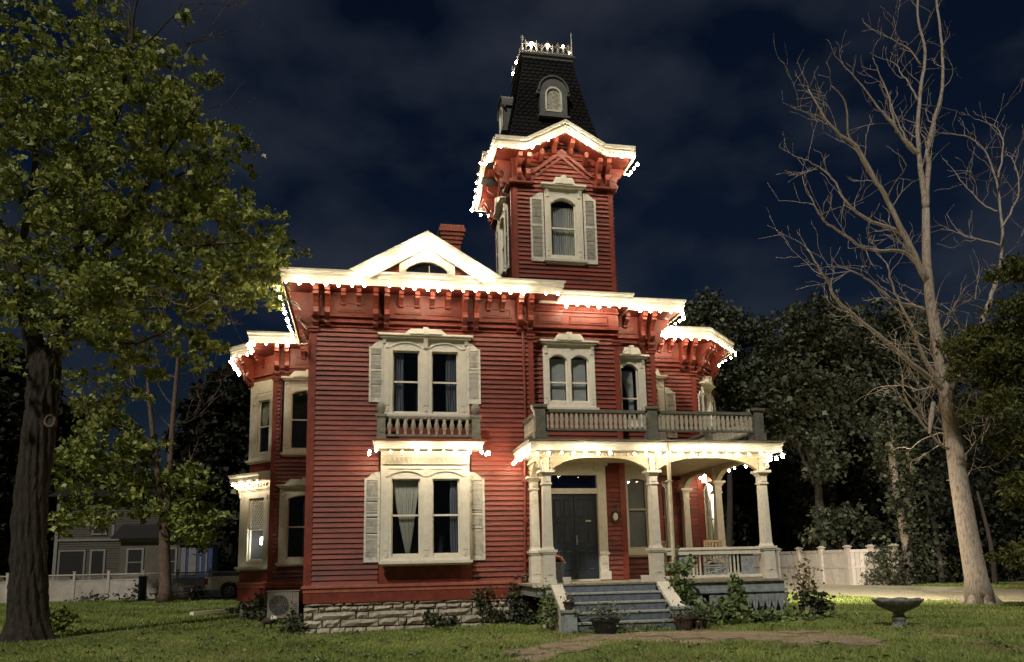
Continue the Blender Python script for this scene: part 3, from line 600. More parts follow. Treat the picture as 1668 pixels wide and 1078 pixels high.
# tower shaft
twl = wall('tower_wall', A1, TX0, TX1, 8.5, 13.2, [hwt])
tclip = lambda z: (TX0+.13, TX1-.13) if z < 12.55 else (TX0+.13+(z-12.55)*1.75, TX1-.13-(z-12.55)*1.75)
siding(twl, A1, TX0+.13, TX1-.13, 8.86, 13.2, [(6.19, 7.28, 9.6, 12.0)], clip=tclip)
corner_board(A1, TX0, TX0+.13, 8.84, 11.95, False); corner_board(A1, TX1-.13, TX1, 8.84, 11.95, False)
TW = TX1-TX0; MTL = T(TX0, YT+TW) @ RZ(-90); MTR = T(TX1, YT) @ RZ(90)
twl2 = wall('tower_wall', MTL, 0, TW, 8.5, 13.2, [(.85, 2.0, 9.7, 11.93)]); wall('tower_wall', MTR, 0, TW, 8.5, 13.2, []); wall('tower_wall', T(TX1, YT+TW) @ RZ(180), 0, TW, 8.5, 13.2, [])
siding(twl2, MTL, .13, TW-.13, 8.86, 12.9, [(.85, 2.0, 9.6, 12.0)], single=False); siding(twl2, MTR, .0, TW, 8.86, 12.9, [], single=False)
corner_board(MTL, TW-.13, TW-.03, 8.84, 11.95, False)
window(A1, (6.19, 7.28, 9.78, 11.88), [(6.36, 7.08, 9.90, 11.58)], arch=.16, split=.49, hood=('crown', .24, .30), curtain=[('pleat', 6.38, 6.80, 9.93, 11.4, 'blind'), ('pleat', 6.76, 7.06, 9.93, 11.4, 'curtain')], label='arched tower window with pleated curtains and battered shutters')
shutter(A1, 5.78, 6.16, 9.70, 11.72, 1); shutter(A1, 7.31, 7.67, 9.70, 11.78, -1)
window(MTL, (.90, 1.98, 9.78, 11.88), [(1.08, 1.80, 9.90, 11.58)], arch=.16, hood=('crown', .24, .30), label='tower side window')
shutter(MTL, .50, .86, 9.70, 11.72, 1); shutter(MTL, 2.02, 2.38, 9.70, 11.72, -1)
# tower eaves with a small gable on every side
E0 = .56; ZB, ZT, RG = 12.72, 13.02, .64
PT = [(0,12.70),(-.44,12.70),(-.44,12.58),(-.38,12.55),(-.30,12.42),(-.20,12.34),(-.20,12.24),(-.26,12.16),(-.22,12.06),(-.14,12.02),(0,12.02)]
TB = bracket_mesh(.12, PT, 'tower_bracket')
def tower_side(M, main):
    a = E0 if main else E0-.08; w = TW; c = w/2; q = .86-E0
    top = [(-a, ZT), (q, ZT), (c, ZT+RG), (w-q, ZT), (w+a, ZT)]; bot = [(-a, ZB), (q, ZB), (c, ZB+RG-.02), (w-q, ZB), (w+a, ZB)]
    p = MB(M); p.prism(top+bot[::-1], -E0, -E0+.07); t2 = [(x, z+.03) for x, z in top]; b2 = [(x, z-.06) for x, z in top]; p.prism(t2+b2[::-1], -E0-.04, -E0); t3 = [(x, z-.13) for x, z in top]; b3 = [(x, z-.18) for x, z in top]; p.prism(t3+b3[::-1], -E0-.02, -E0)
    put('tower_fascia', p, 'white', H)
    a2 = (a if main else -.02); p = MB(M); s0 = [(-a2, ZB+.02), (q, ZB+.02), (c, ZB+RG), (w-q, ZB+.02), (w+a2, ZB+.02)]; s1 = [(x, z+.06) for x, z in s0]; p.prism(s1+s0[::-1], -E0+.07, .0); put('tower_soffit', p, 'redtrim', H)
    p = MB(M); r0 = [(-a2, ZT-.05), (q, ZT-.05), (c, ZT+RG-.05), (w-q, ZT-.05), (w+a2, ZT-.05)]; r1 = [(x, z+.04) for x, z in r0]; p.prism(r1+r0[::-1], -E0+.07, 1.15 if main else 1.1); put('tower_gable_roof', p, 'roof', H)
    g_ = MB(M); g_.prism([(.0, 12.7), (w, 12.7), (w-q-.1, 12.74), (c, ZB+RG+.02), (q+.1, 12.74)], .02, .1); put('gable_wall', g_, 'redtrim', H)
    for k in (.17, .42, w-.42, w-.17): link('tower_bracket', TB, 'redtrim', H, M=M @ T(k, 0, 0))
    for k in (c-.22, c+.22): link('tower_bracket', TB, 'redtrim', H, M=M @ T(k, .03, RG-.14) @ Matrix.Scale(.9, 4))  if False else None
    for k in (c-.24, c+.24):
        sm = MB(M); sm.prism([(0, ZB+RG*.82), (-.40, ZB+RG*.82), (-.38, ZB+RG*.62), (-.2, ZB+RG*.5), (-.12, ZB+RG*.3), (0, ZB+RG*.25)], k-.06, k+.06, 'x'); put('gable_bracket', sm, 'redtrim', H)
    for k in (.80, w-.80):
        sm = MB(M); sm.prism([(0, ZB+.16), (-.36, ZB+.16), (-.34, ZB+.02), (-.16, ZB-.1), (0, ZB-.14)], k-.05, k+.05, 'x'); put('gable_bracket', sm, 'redtrim', H)
    for xa, xb, xc, xd in ((-.10 if main else .02, .58, -.05, .56), (w-.58, w+(.10 if main else -.02), w-.56, w+.05)):
        sm = MB(M); sm.box(xa, xb, -.16, .01, 11.95, 12.03); sm.box(xc, xd, -.10, .01, 12.03, 12.10); put('bracket_shelf', sm, 'redtrim', H)
    p = MB(M)                                            # raked red bands of the little pediment
    for o_, y_, t_ in ((.0, -.07, .10), (-.20, -.05, .07)):
        zz = 12.30+o_
        p.prism([(.50, zz), (c, zz+.80), (w-.50, zz), (w-.50-t_*1.2, zz-.0), (c, zz+.80-t_*1.35), (.50+t_*1.2, zz)], y_, .01)
    p.prism([(c-.16, 12.86), (c, 13.10), (c+.16, 12.86), (c, 12.78)], -.06, .01)
    put('pediment_band', p, 'redtrim', H)
tower_side(A1 @ T(TX0, 0), True); tower_side(T(TX1, YT+TW) @ RZ(180), True); tower_side(MTL, False); tower_side(MTR, False)
# mansard
CX, CY = 6.60, YT+TW/2
PRF = [(13.0, 1.47), (13.35, 1.36), (13.8, 1.25), (14.4, 1.12), (15.0, 1.00), (15.7, .87), (16.2, .78), (16.45, .74)]
ms = MB(); vs = []; 
for z_, h_ in PRF: vs += [(CX-h_, CY-h_, z_), (CX+h_, CY-h_, z_), (CX+h_, CY+h_, z_), (CX-h_, CY+h_, z_)]
k = len(PRF); ms.add(vs, [(i*4+j, i*4+(j+1) % 4, (i+1)*4+(j+1) % 4, (i+1)*4+j) for i in range(k-1) for j in range(4)]+[(4*k-4, 4*k-3, 4*k-2, 4*k-1)])
man = put('mansard_roof', ms, 'roof', H)
def hw_at(z):
    for (a, p_), (b_, q_) in zip(PRF, PRF[1:]):
        if a <= z <= b_: return p_+(q_-p_)*(z-a)/(b_-a)
    return PRF[-1][1]
for sd_ in range(2):
    sh = MB(T(CX, CY) @ RZ(-90*sd_)); z = 13.05; row = 0
    while z < 16.35:
        h0, h1_ = hw_at(z), hw_at(z+.13); n_ = max(4, int(2*h0/.16)); w_ = 2*h0/n_; fancy = 14.2 < z < 15.3
        for i in range(n_+1):
            x = -h0+w_*(i-(.5 if row % 2 else 0)); a, b_ = max(x+.006, -h0), min(x+w_-.006, h0)
            if b_-a < .02: continue
            c_ = (a+b_)/2; o0 = .035+random.uniform(0, .008)
            bottom = [(a, -h0-o0, z+.05), (a+(b_-a)*.2, -h0-o0, z+.005), (b_-(b_-a)*.2, -h0-o0, z+.005), (b_, -h0-o0, z+.05)] if not fancy else [(a, -h0-o0, z+.075), (c_, -h0-o0-.006, z-.01), (b_, -h0-o0, z+.075)]
            top = [(b_, -h1_-.012, z+.15), (a, -h1_-.012, z+.15)]; m_ = len(bottom)+2
            sh.add(bottom+top+[(x_, y_+.02, z_) for x_, y_, z_ in bottom+top], [tuple(range(m_)), (0, m_, m_+1, 1)] + [(j, j+m_, j+m_+1, j+1) for j in range(1, len(bottom)-1)])
        z += .13; row += 1
    put('roof_shingles', sh, 'shingle', man, kind='stuff')
ms = MB(); ms.sweep([(CX-.74, CY+.74), (CX-.74, CY-.74), (CX+.74, CY-.74), (CX+.74, CY+.74)], [(-.1,16.38),(.05,16.38),(.05,16.44),(.10,16.48),(.10,16.54),(-.1,16.56)]); ms.box(CX-.72, CX+.72, CY-.72, CY+.72, 16.45, 16.53); put('mansard_curb', ms, 'dormer', H)
def dormer(M):
    d = MB(M); A = [( .42*math.cos(t), 14.98+.46*math.sin(t)) for t in [math.pi*i/14 for i in range(15)]]
    ai = [(.25*math.cos(t), 14.86+.28*math.sin(t)) for t in [math.pi*i/12 for i in range(13)]]
    hood = A+[(-.50, 14.98), (-.50, 14.90), (-.40, 14.90)]+[(-.40, 14.22), (-.25, 14.22)]+ai[::-1]+[(.25, 14.22), (.40, 14.22), (.40, 14.90), (.50, 14.90), (.50, 14.98)]
    d.prism(hood, -.03, .03); B2 = [(q[0]*1.10, 14.98+(q[1]-14.98)*1.08) for q in A]; d.prism(B2+A[::-1], -.08, 1.0)
    d.box(-.40, -.36, .03, .8, 14.2, 14.95); d.box(.36, .40, .03, .8, 14.2, 14.95); d.box(-.25, .25, -.03, .03, 14.22, 14.35); d.box(-.46, .46, -.09, .05, 14.16, 14.22)
    o = put('dormer', d, 'dormer', H)
    f = MB(M); bi = [(.20*math.cos(t), 14.86+.225*math.sin(t)) for t in [math.pi*i/12 for i in range(13)]]; f.prism(ai+[(-.25, 14.35), (-.20, 14.40)]+bi[::-1]+[(.20, 14.40), (.25, 14.35)], -.045, .0); f.box(-.25, .25, -.045, 0, 14.35, 14.395); put('sash', f, mat('tarnished_cream', (.9, .87, .74), .5), o)
    g_ = MB(M); g_.prism([(q[0], q[1]) for q in bi]+[(-.20, 14.40), (.20, 14.40)], .0, .012); put('pane', g_, mat('mottled_reflection_glass', (.80, .75, .60), .35, .6, 14, base2=(.30, .28, .23)), o)  # whitish reflection put into the mottled pane colour
    return o
dormer(T(CX, CY-1.28)); dormer(T(CX-1.28, CY) @ RZ(-90))
# iron cresting
for sd_ in range(4):
    cr_ = MB(T(CX, CY) @ RZ(90*sd_)); y = -.76; w_ = .76; 
    cr_.box(-w_+.0, w_-.012, y-.012, y+.012, 16.60, 16.625); cr_.box(-w_, w_-.012, y-.01, y+.01, 16.83, 16.85)
    for i in range(9):
        x = -w_+.1+i*(2*w_-.2)/8
        cr_.tube([(x, y, 16.55), (x, y, 16.96 if i % 2 == 0 else 16.90)], .011, 4)
        if i < 8:
            xm = x+(2*w_-.2)/16; cr_.tube([(xm+.065*math.cos(t), y, 16.725+.085*math.sin(t)) for t in [k*math.pi/4 for k in range(9)]], .010, 4, False)
        if i % 2 == 0: cr_.tube([(x-.045, y, 16.90), (x, y, 16.99), (x+.045, y, 16.90), (x-.045, y, 16.90)], .010, 4)
    hh = 17.35 if sd_ == 1 else 17.12
    cr_.tube([(-w_, y, 16.5), (-w_, y, hh)], .02, 5); cr_.tube([(-w_-.05, y, hh-.1), (-w_, y, hh+.02), (-w_+.05, y, hh-.1), (-w_, y, hh-.2), (-w_-.05, y, hh-.1)], .014, 4)
    put('iron_cresting', cr_, 'iron', H)

# --- right wing (Y = 1.0) and the far bay (Y = 3.4)
A2 = T(0, 1.0)
rw = wall('right_wing_wall', A2, 8.18, 9.48, 1.08, 8.5, [(8.42, 9.2, 1.75, 4.0), (8.42, 9.2, 5.3, 7.3)])
siding(rw, A2, 8.18, 9.36, 1.10, 7.6, [(8.3, 9.20, 1.6, 4.4), (8.3, 9.22, 5.2, 7.6)], single=False)
corner_board(A2, 9.34, 9.48, 1.1, 7.5); frieze(A2, 8.18, 9.48); brackets(A2, (9.36, 9.08), (8.62,)); panel(A2, 8.3, 8.95, 7.94, 8.2)
window(A2, (8.32, 9.17, 5.30, 7.22), [(8.45, 8.95, 5.42, 7.05)], arch=.14, split=.40, hood=('crown', .26, .34), curtain=[('swag', 8.5, 8.85, 5.6, 6.9, 'blind')], label='narrow arched upper window beside the tower corner')
window(A2, (8.30, 9.18, 1.78, 4.35), [(8.48, 9.04, 1.88, 3.80)], arch=.08, split=.56, curtain=[('flat', 8.5, 9.02, 1.9, 3.78, 'blind')], label='tall porch window with a drawn grey blind')
M3 = T(9.48, 1.0) @ RZ(90); w3 = wall('right_wing_side_wall', M3, 0, 2.4, 1.08, 8.5, []); siding(w3, M3, 0, 2.4, 1.1, 7.6, [], single=False); frieze(M3, .02, 2.35)
brackets(M3, (.15, .45, 1.6), (.9, 1.2))
A3 = T(0, 3.4)
by = wall('bay_wall', A3, 9.48, 11.8, .9, 8.5, [(9.9, 10.7, 1.9, 3.9), (9.9, 10.65, 5.3, 7.2)])
siding(by, A3, 9.5, 11.64, 1.1, 7.6, [(9.7, 10.72, 1.8, 4.2), (9.7, 10.72, 5.2, 7.5)], single=False)
corner_board(A3, 11.64, 11.8, 1.1, 7.5); frieze(A3, 9.48, 11.8); brackets(A3, (11.34, 11.66), (10.2, 10.6, 10.95)); panel(A3, 10.3, 11.1, 7.94, 8.2)
window(A3, (9.78, 10.70, 5.30, 7.25), [(9.92, 10.50, 5.42, 7.0)], arch=.12, hood=('crown', .24, .34), label='white bay window beyond the right wing corner')
shutter(A3, 10.72, 11.06, 5.35, 6.98, -1)
window(A3, (9.78, 10.70, 1.80, 4.10), [(9.92, 10.55, 1.9, 3.85)], arch=.1, label='bay window under the porch roof')
M4 = T(11.8, 3.4) @ RZ(45); L4 = 1.15*math.sqrt(2)
b4 = wall('bay_wall', M4, 0, L4, .9, 8.5, [(.45, 1.2, 1.9, 3.9), (.45, 1.2, 5.3, 7.0)]); siding(b4, M4, 0, L4, 1.1, 7.6, [(.4, 1.25, 1.8, 4.0), (.4, 1.25, 5.2, 7.4)], single=False)
frieze(M4, 0, L4); brackets(M4, (.2, .5, 1.45), (.85, 1.1))
window(M4, (.42, 1.24, 5.30, 7.15), [(.56, 1.10, 5.42, 6.95)], arch=.14, hood=('crown', .26, .36), curtain=[('flat', .56, 1.1, 5.42, 6.9)], label='arched window on the slanted side of the far bay')
shutter(M4, .06, .38, 5.3, 6.95, 1); shutter(M4, 1.28, 1.58, 5.3, 6.95, -1)
window(M4, (.42, 1.24, 1.78, 3.95), [(.56, 1.10, 1.9, 3.75)], arch=.1, label='lower window on the slanted side of the far bay'); shutter(M4, .04, .38, 1.75, 3.9, 1); shutter(M4, 1.28, 1.62, 1.75, 3.9, -1)
M6 = T(12.95, 4.55) @ RZ(90); wall('bay_side_wall', M6, 0, 4.5, .9, 8.5, []); frieze(M6, 0, 4.4); brackets(M6, (.2, .5, 2.2), (1.0, 1.5))
eave([(8.22, 1.0), (9.48, 1.0), (9.48, 3.4), (11.8, 3.4), (12.95, 4.55), (12.95, 8.5)])
m_ = MB(); m_.prism([(8.2,1.4),(9.4,1.4),(9.4,3.6),(11.7,3.6),(12.9,4.8),(12.9,9.5),(5,9.5),(5,3.4),(8.2,3.4)], 8.82, 8.9, 'z'); put('roof', m_, 'roof', H)
m_ = MB(); m_.prism([(9.6,3.55),(11.75,3.55),(12.8,4.6),(12.8,9),(9.6,9)], -.1, 1.0, 'z'); put('foundation', m_, 'stone', H)
m_ = MB(); m_.box(-1.4, 12.7, 9.45, 9.55, 0, 8.5); m_.box(.2, 5.5, 5.6, 5.7, 0, 8.5); put('rear_wall', m_, 'redtrim', H)
# floodlight on the bay corner
fl_ = MB(T(11.86, 3.30, 4.02) @ RZ(30)); fl_.box(-.08, .08, .02, .14, -.07, .09); fl_.tube([(0, .12, 0), (0, .2, 0)], .03, 6); fo = put('floodlight', fl_, 'silver', H)
fl_ = MB(T(11.86, 3.30, 4.02) @ RZ(30)); fl_.box(-.10, .10, -.01, .02, -.09, .09); put('lens', fl_, 'flood', fo)
fdt = bpy.data.lights.new('floodlight_beam', 'SPOT'); fdt.energy = 8000; fdt.spot_size = math.radians(104); fdt.spot_blend = .75; fdt.color = (1, .84, .62); fdt.shadow_soft_size = .08
flo = bpy.data.objects.new('floodlight_beam', fdt); COL.objects.link(flo); flo.location = (12.02, 3.20, 4.02); flo.rotation_euler = Vector((-12, -5.6, 2.6)).to_track_quat('Z', 'Y').to_euler()
# ------------------------------------------------------------------ front door
f = MB(A1); f.box(5.96, 6.14, -.06, .14, 1.10, 4.12); f.box(7.40, 7.63, -.06, .14, 1.10, 4.12); f.box(6.14, 7.40, -.05, .14, 3.33, 3.47); f.box(6.14, 7.40, -.05, .14, 3.82, 4.12); f.box(5.9, 7.68, -.12, .02, 4.06, 4.14)
f.box(7.46, 7.57, -.075, -.06, 1.5, 3.9); f.box(7.38, 7.68, -.09, -.06, 1.10, 1.32); f.box(7.40, 7.66, -.085, -.06, 1.74, 1.79); f.box(6.10, 7.42, -.03, .14, 1.06, 1.12); f.box(7.3, 7.42, -.1, -.05, 3.9, 4.1)
dfr = put('door_frame', f, 'white', H)
for x0, x1 in ((6.15, 6.765), (6.775, 7.39)):
    d = MB(A1); d.box(x0, x1, .06, .11, 1.12, 3.33); dl = put('door', d, 'door', H)
    for a, b_ in ((x0+.08, (x0+x1)/2-.03), ((x0+x1)/2+.03, x1-.08)):
        for c_, e_ in ((1.34, 1.86), (2.02, 2.58), (2.70, 3.20)):
            q = MB(A1); q.add([(a,.06,c_),(b_,.06,c_),(b_,.06,e_),(a,.06,e_),(a+.035,.035,c_+.04),(b_-.035,.035,c_+.04),(b_-.035,.035,e_-.04),(a+.035,.035,e_-.04),(a+.055,.045,c_+.06),(b_-.055,.045,c_+.06),(b_-.055,.045,e_-.06),(a+.055,.045,e_-.06)],
                [(0,1,5,4),(1,2,6,5),(2,3,7,6),(3,0,4,7),(4,5,9,8),(5,6,10,9),(6,7,11,10),(7,4,8,11),(8,9,10,11)]); put('door_panel', q, 'door', dl)
    for z_ in (1.16, 1.92, 2.62): q = MB(A1); q.box(x0+.02, x1-.02, .052, .06, z_, z_+.05) ; put('rail', q, 'door', dl)
    if x0 > 6.5:
        q = MB(A1); q.box(x0+.30, x0+.44, .045, .06, 2.60, 2.64); put('name_plate', q, 'white', dl); q = MB(A1); q.tube([(x0+.05, .06, 2.1), (x0+.05, .0, 2.1)], [.02, .03], 8); q.box(x0+.03, x0+.07, .05, .06, 2.0, 2.25); put('handle', q, 'silver', dl)
q = MB(A1); q.add([(6.14,.05,3.47),(7.40,.05,3.47),(7.40,.05,3.82),(6.14,.05,3.82)], [(0,1,2,3)]); put('transom_pane', q, 'bglass', dfr)
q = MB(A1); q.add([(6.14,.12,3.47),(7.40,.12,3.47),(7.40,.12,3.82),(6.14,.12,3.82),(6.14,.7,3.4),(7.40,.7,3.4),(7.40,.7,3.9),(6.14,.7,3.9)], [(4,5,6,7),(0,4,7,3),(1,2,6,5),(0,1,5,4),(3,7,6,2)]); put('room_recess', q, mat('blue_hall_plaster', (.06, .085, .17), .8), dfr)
# wall clock / wreath on the boards beside the door
t_ = thing('wall_ornament', 'round dark wreath-like ornament with a pale centre on the red boards right of the door', 'ornament', (7.86, .24, 2.72))
q = MB(T(7.86, .20, 2.72)); q.tube([(.105*math.cos(k*math.pi/8), 0, .15*math.sin(k*math.pi/8)) for k in range(17)], .03, 5, False); q.tube([(0, .0, .2), (.05, 0, .3), (-.05, 0, .3), (0, 0, .2)], .012, 4); put('ring', q, 'rustwood', t_)
q = MB(T(7.86, .215, 2.72)); q.prism([(.07*math.cos(k*math.pi/6), .10*math.sin(k*math.pi/6)) for k in range(12)], -.01, .01); put('face', q, 'white', t_)

# ------------------------------------------------------------------ porch
YP = -1.60; XC = (5.57, 8.22, 11.10); ZC, ZD = 3.72, 1.08
fl_ = MB(); outl = [(5.15, -2.0), (11.38, -2.0), (11.38, 3.36), (9.50, 3.36), (9.50, .96), (8.20, .96), (8.20, .27), (5.72, .27), (5.72, -.05), (5.15, -.05)]
fl_.prism(outl, ZD-.05, ZD, 'z'); put('porch_floor', fl_, mat('worn_porch_deck', (.34, .30, .22), .8, .35, 6), H)
fl_ = MB(); fl_.sweep([(5.22, -.02), (5.22, -1.93), (5.62, -1.93)], [(-.06,.80),(0,.80),(0,1.03),(-.06,1.03)]); fl_.sweep([(8.15, -1.93), (11.31, -1.93), (11.31, 3.3)], [(-.06,.74),(0,.74),(0,.78),(.05,.78),(.05,.84),(0,.85),(0,1.03),(-.06,1.03)])
sk = put('porch_skirt', fl_, 'skirt', H)
fl_ = MB()                                          # pierced apron boards under the floor
x = 8.2
while x < 11.3:
    w_ = .155
    fl_.prism([(x, .05), (x, .74), (x+w_, .74), (x+w_, .05), (x+w_*.72, .05), (x+w_*.72, .28), (x+w_*.95, .36), (x+w_*.72, .44), (x+w_*.5, .62), (x+w_*.28, .44), (x+.05*w_, .36), (x+w_*.28, .28), (x+w_*.28, .05)], -1.93, -1.90) if random.random() > .12 else None
    x += w_+.012
y = -1.85
while y < 3.2: fl_.box(11.28, 11.31, y, y+.13, .05, .74); y += .17
put('skirt_slats', fl_, 'skirt', sk, kind='stuff')
m_ = MB(); m_.box(8.3, 11.2, -1.80, -1.78, -.1, .8); m_.box(11.2, 11.22, -1.8, 3.3, -.1, .8); put('void_shade_sheet', m_, 'black', sk)  # black sheets stand in for the shade under the porch floor
PRF2 = [(-.12,4.14),(.33,4.19),(.33,4.17),(.36,4.17),(.36,4.27),(.39,4.30),(.39,4.36),(-.12,4.42)]
rp_ = [(5.50, -.012), (5.50, YP-.04), (11.14, YP-.04), (11.14, 3.36)]
put('porch_cornice', MB().sweep(rp_, PRF2), 'white', H)
put('porch_roof_edge', MB().sweep(rp_, [(-.2,4.44),(.40,4.375),(.43,4.38),(.43,4.41),(-.2,4.48)]), 'greytrim', H)
m_ = MB(); m_.prism([(5.5,-.02),(5.5,-1.64),(11.14,-1.64),(11.14,3.35),(9.52,3.35),(9.52,.95),(8.2,.95),(8.2,.24),(5.71,.24),(5.71,-.02)], 4.40, 4.46, 'z'); put('porch_roof_deck', m_, 'greytrim', H)
m_ = MB(); m_.prism([(5.5,-.02),(5.5,-1.6),(11.1,-1.6),(11.1,3.35),(9.52,3.35),(9.52,.95),(8.2,.95),(8.2,.24),(5.71,.24),(5.71,-.02)], 4.14, 4.18, 'z'); put('porch_ceiling', m_, 'porch', H)
put('dentil_band', MB().sweep(rp_, [(-.06,4.02),(.055,4.02),(.055,4.06),(.02,4.06),(.02,4.13),(-.06,4.13)]), 'porch', H)
dn = MB(); x = 5.62
while x < 11.1:
    dn.tube([(x+.05*math.cos(t), YP-.075, 4.085+.045*math.sin(t)) for t in [k*math.pi/4 for k in range(5)]], .016, 4); dn.box(x-.06, x-.035, YP-.10, YP-.04, 4.06, 4.13); x += .155
put('scallop_trim', dn, 'white2', H, kind='stuff')
def column(x, y, half=False):
    c = MB(T(x, y) @ Matrix.Diagonal((.78, .78, 1, 1))); a = .18
    c.box(-.205, .205, -.205, .205, ZD, ZD+.10); c.box(-a, a, -a, a, ZD+.10, 1.76); c.box(-.21, .21, -.21, .21, 1.76, 1.80); c.box(-.24, .24, -.24, .24, 1.80, 1.86)
    c.box(-.12, .12, -a-.012, -a, ZD+.2, 1.68); c.box(-.04, .04, -a-.03, -a-.012, 1.3, 1.55)
    for z0, z1, w0, w1 in ((1.86, 1.92, .17, .15), (1.92, 3.38, .138, .115), (3.38, 3.42, .15, .15), (3.42, 3.58, .12, .13), (3.58, 3.66, .14, .20), (3.66, 3.72, .235, .235)):
        c.add([(-w0,-w0,z0),(w0,-w0,z0),(w0,w0,z0),(-w0,w0,z0),(-w1,-w1,z1),(w1,-w1,z1),(w1,w1,z1),(-w1,w1,z1)], [(0,3,2,1),(4,5,6,7),(0,1,5,4),(1,2,6,5),(2,3,7,6),(3,0,4,7)])
    c.box(-.07, .07, -.150, -.13, 2.0, 3.3); c.box(-.06, .06, -.15, -.12, 3.45, 3.56)
    c.box(-.09, .09, -.09, .09, 3.72, 4.14)
    for s_ in (1, -1):                              # small turned scrolls at the head block
        for z_ in (3.82, 3.94, 4.06): c.tube([(s_*.13+.035*math.cos(t), -.10, z_+.035*math.sin(t)) for t in [k*math.pi/3 for k in range(7)]], .014, 4, False)
    return put('porch_column', c, 'white', H)
for x in XC: column(x, YP)
column(XC[2], .90); column(XC[2], 3.12); column(5.57, -.24)
def spandrel(M, a, b, t=.07, zt=4.13, rise=.30):
    A = [(a, ZC)]; k = 16
    for i in range(k+1):
        u = i/k; A.append((a+(b-a)*u, ZC+rise*(1-abs(2*u-1)**3.2)))
    A.append((b, ZC)); p = MB(M); p.prism([(a, zt)]+A+[(b, zt)], -t, t); Bq = [(x, z+.035) for x, z in A]; p.prism(Bq+A[::-1], -t-.015, -t)
    p.box(a+.1, b-.1, -t-.01, -t, zt-.10, zt-.08); return put('arch_spandrel', p, 'porch', H)
spandrel(T(0, YP), XC[0]+.10, XC[1]-.10); spandrel(T(0, YP), XC[1]+.10, XC[2]-.10)
MR = T(XC[2], 0) @ RZ(90); spandrel(MR, YP+.10, .80); spandrel(MR, 1.0, 3.02); spandrel(T(XC[0], 0) @ RZ(90), YP+.1, -.34)
for sg, x in ((-1, XC[0]), (1, XC[2])):              # pierced brackets outside the corner columns
    c = MB(T(x, YP)); 
    for z_, rr in ((3.84, .05), (3.97, .06), (4.08, .05)):
        c.tube([(sg*(.15+rr*.6)+rr*math.cos(t), 0, z_+rr*math.sin(t)) for t in [k*math.pi/4 for k in range(9)]], .018, 5, False)
    c.prism([(sg*.09, 3.74), (sg*.14, 3.76), (sg*.30, 4.05), (sg*.36, 4.13), (sg*.09, 4.13), (sg*.14, 3.95)][::1], -.02, .02); put('pierced_bracket', c, 'white', H)
# side railing and front railing with cut panels
r_ = MB(); r_.box(XC[1]+.24, XC[2]-.24, YP-.09, YP+.09, 1.79, 1.85); r_.box(XC[1]+.2, XC[2]-.2, YP-.06, YP+.06, 1.68, 1.79); r_.box(XC[1]+.2, XC[2]-.2, YP-.05, YP+.05, 1.13, 1.19)
r_.box(XC[2]-.06, XC[2]+.06, YP+.2, .7, 1.79, 1.85); r_.box(XC[2]-.05, XC[2]+.05, YP+.2, .7, 1.13, 1.19); r_.box(XC[2]-.06, XC[2]+.06, 1.1, 2.9, 1.79, 1.85); r_.box(XC[2]-.05, XC[2]+.05, 1.1, 2.9, 1.13, 1.19)
rl = put('porch_railing', r_, 'white', H)
def xpanel(x0, x1, z0, z1):
    q = MB(); q.box(x0, x0+.035, YP-.03, YP+.01, z0, z1); q.box(x1-.035, x1, YP-.03, YP+.01, z0, z1); q.box(x0+.035, x1-.035, YP-.03, YP+.01, z0, z0+.035); q.box(x0+.035, x1-.035, YP-.03, YP+.01, z1-.035, z1)
    q.tube([(x0+.03, YP-.02, z0+.03), (x1-.03, YP-.02, z1-.03)], .018, 4); q.tube([(x0+.03, YP-.005, z1-.03), (x1-.03, YP-.005, z0+.03)], .018, 4); q.box((x0+x1)/2-.05, (x0+x1)/2+.05, YP-.035, YP-.03, (z0+z1)/2-.05, (z0+z1)/2+.05); put('lattice_panel', q, 'skirt', rl)
def starpanel(x0, x1, z0=1.19, z1=1.68):
    q = MB(); c_ = ((x0+x1)/2, (z0+z1)/2+.02); k = 10; st = [(c_[0]+(.085 if i % 2 == 0 else .035)*math.sin(i*math.pi/5), c_[1]+(.085 if i % 2 == 0 else .035)*math.cos(i*math.pi/5)) for i in range(10)]
    q.prism([(x0, z0), (x1, z0), (x1, z1), (x0, z1)], YP-.01, YP+.015); q.prism(st, YP-.022, YP-.01); q.box(x0, x1, YP-.03, YP-.01, z0, z0+.03); q.box(x0, x1, YP-.03, YP-.01, z1-.03, z1); put('star_panel', q, 'skirt', rl)
starpanel(8.60, 9.08); xpanel(9.42, 10.02, 1.40, 1.68); xpanel(9.42, 10.02, 1.19, 1.38); starpanel(10.40, 10.72)
q = MB()
for x in (9.13, 9.22, 9.31, 10.1, 10.2, 10.3): q = MB(); q.box(x, x+.035, YP-.02, YP+.015, 1.19, 1.68); put('picket', q, 'white2', rl)
# roof balustrade
ZB0 = 4.47; YB = -1.74
posts = [(5.42, YB), (8.22, YB), (11.02, YB), (11.02, .9), (11.02, 3.2)]
for x, y in posts:
    q = MB(T(x, y)); q.box(-.12, .12, -.12, .12, ZB0-.02, 5.20); q.box(-.15, .15, -.15, .15, ZB0-.02, ZB0+.14); q.box(-.165, .165, -.165, .165, 5.20, 5.26); put('balcony_post', q, 'greytrim', H)
    if (x, y) != posts[3]:
        q = MB(T(x, y)); 
        for s_ in (-1, 1): q.prism([(.12, 5.0), (.12, 5.22), (.20, 5.26), (.19, 5.18), (.14, 5.10)], -.05, .05) if s_ > 0 and x < 11 else q.prism([(-.12, 5.0), (-.12, 5.22), (-.20, 5.26), (-.19, 5.18), (-.14, 5.10)], -.05, .05)
        put('scroll', q, 'white2', H)
q = MB()
for x0, x1 in ((5.54, 8.10), (8.34, 10.90)): q.box(x0, x1, YB-.05, YB+.05, 5.10, 5.17); q.box(x0, x1, YB-.035, YB+.035, 4.66, 4.71)
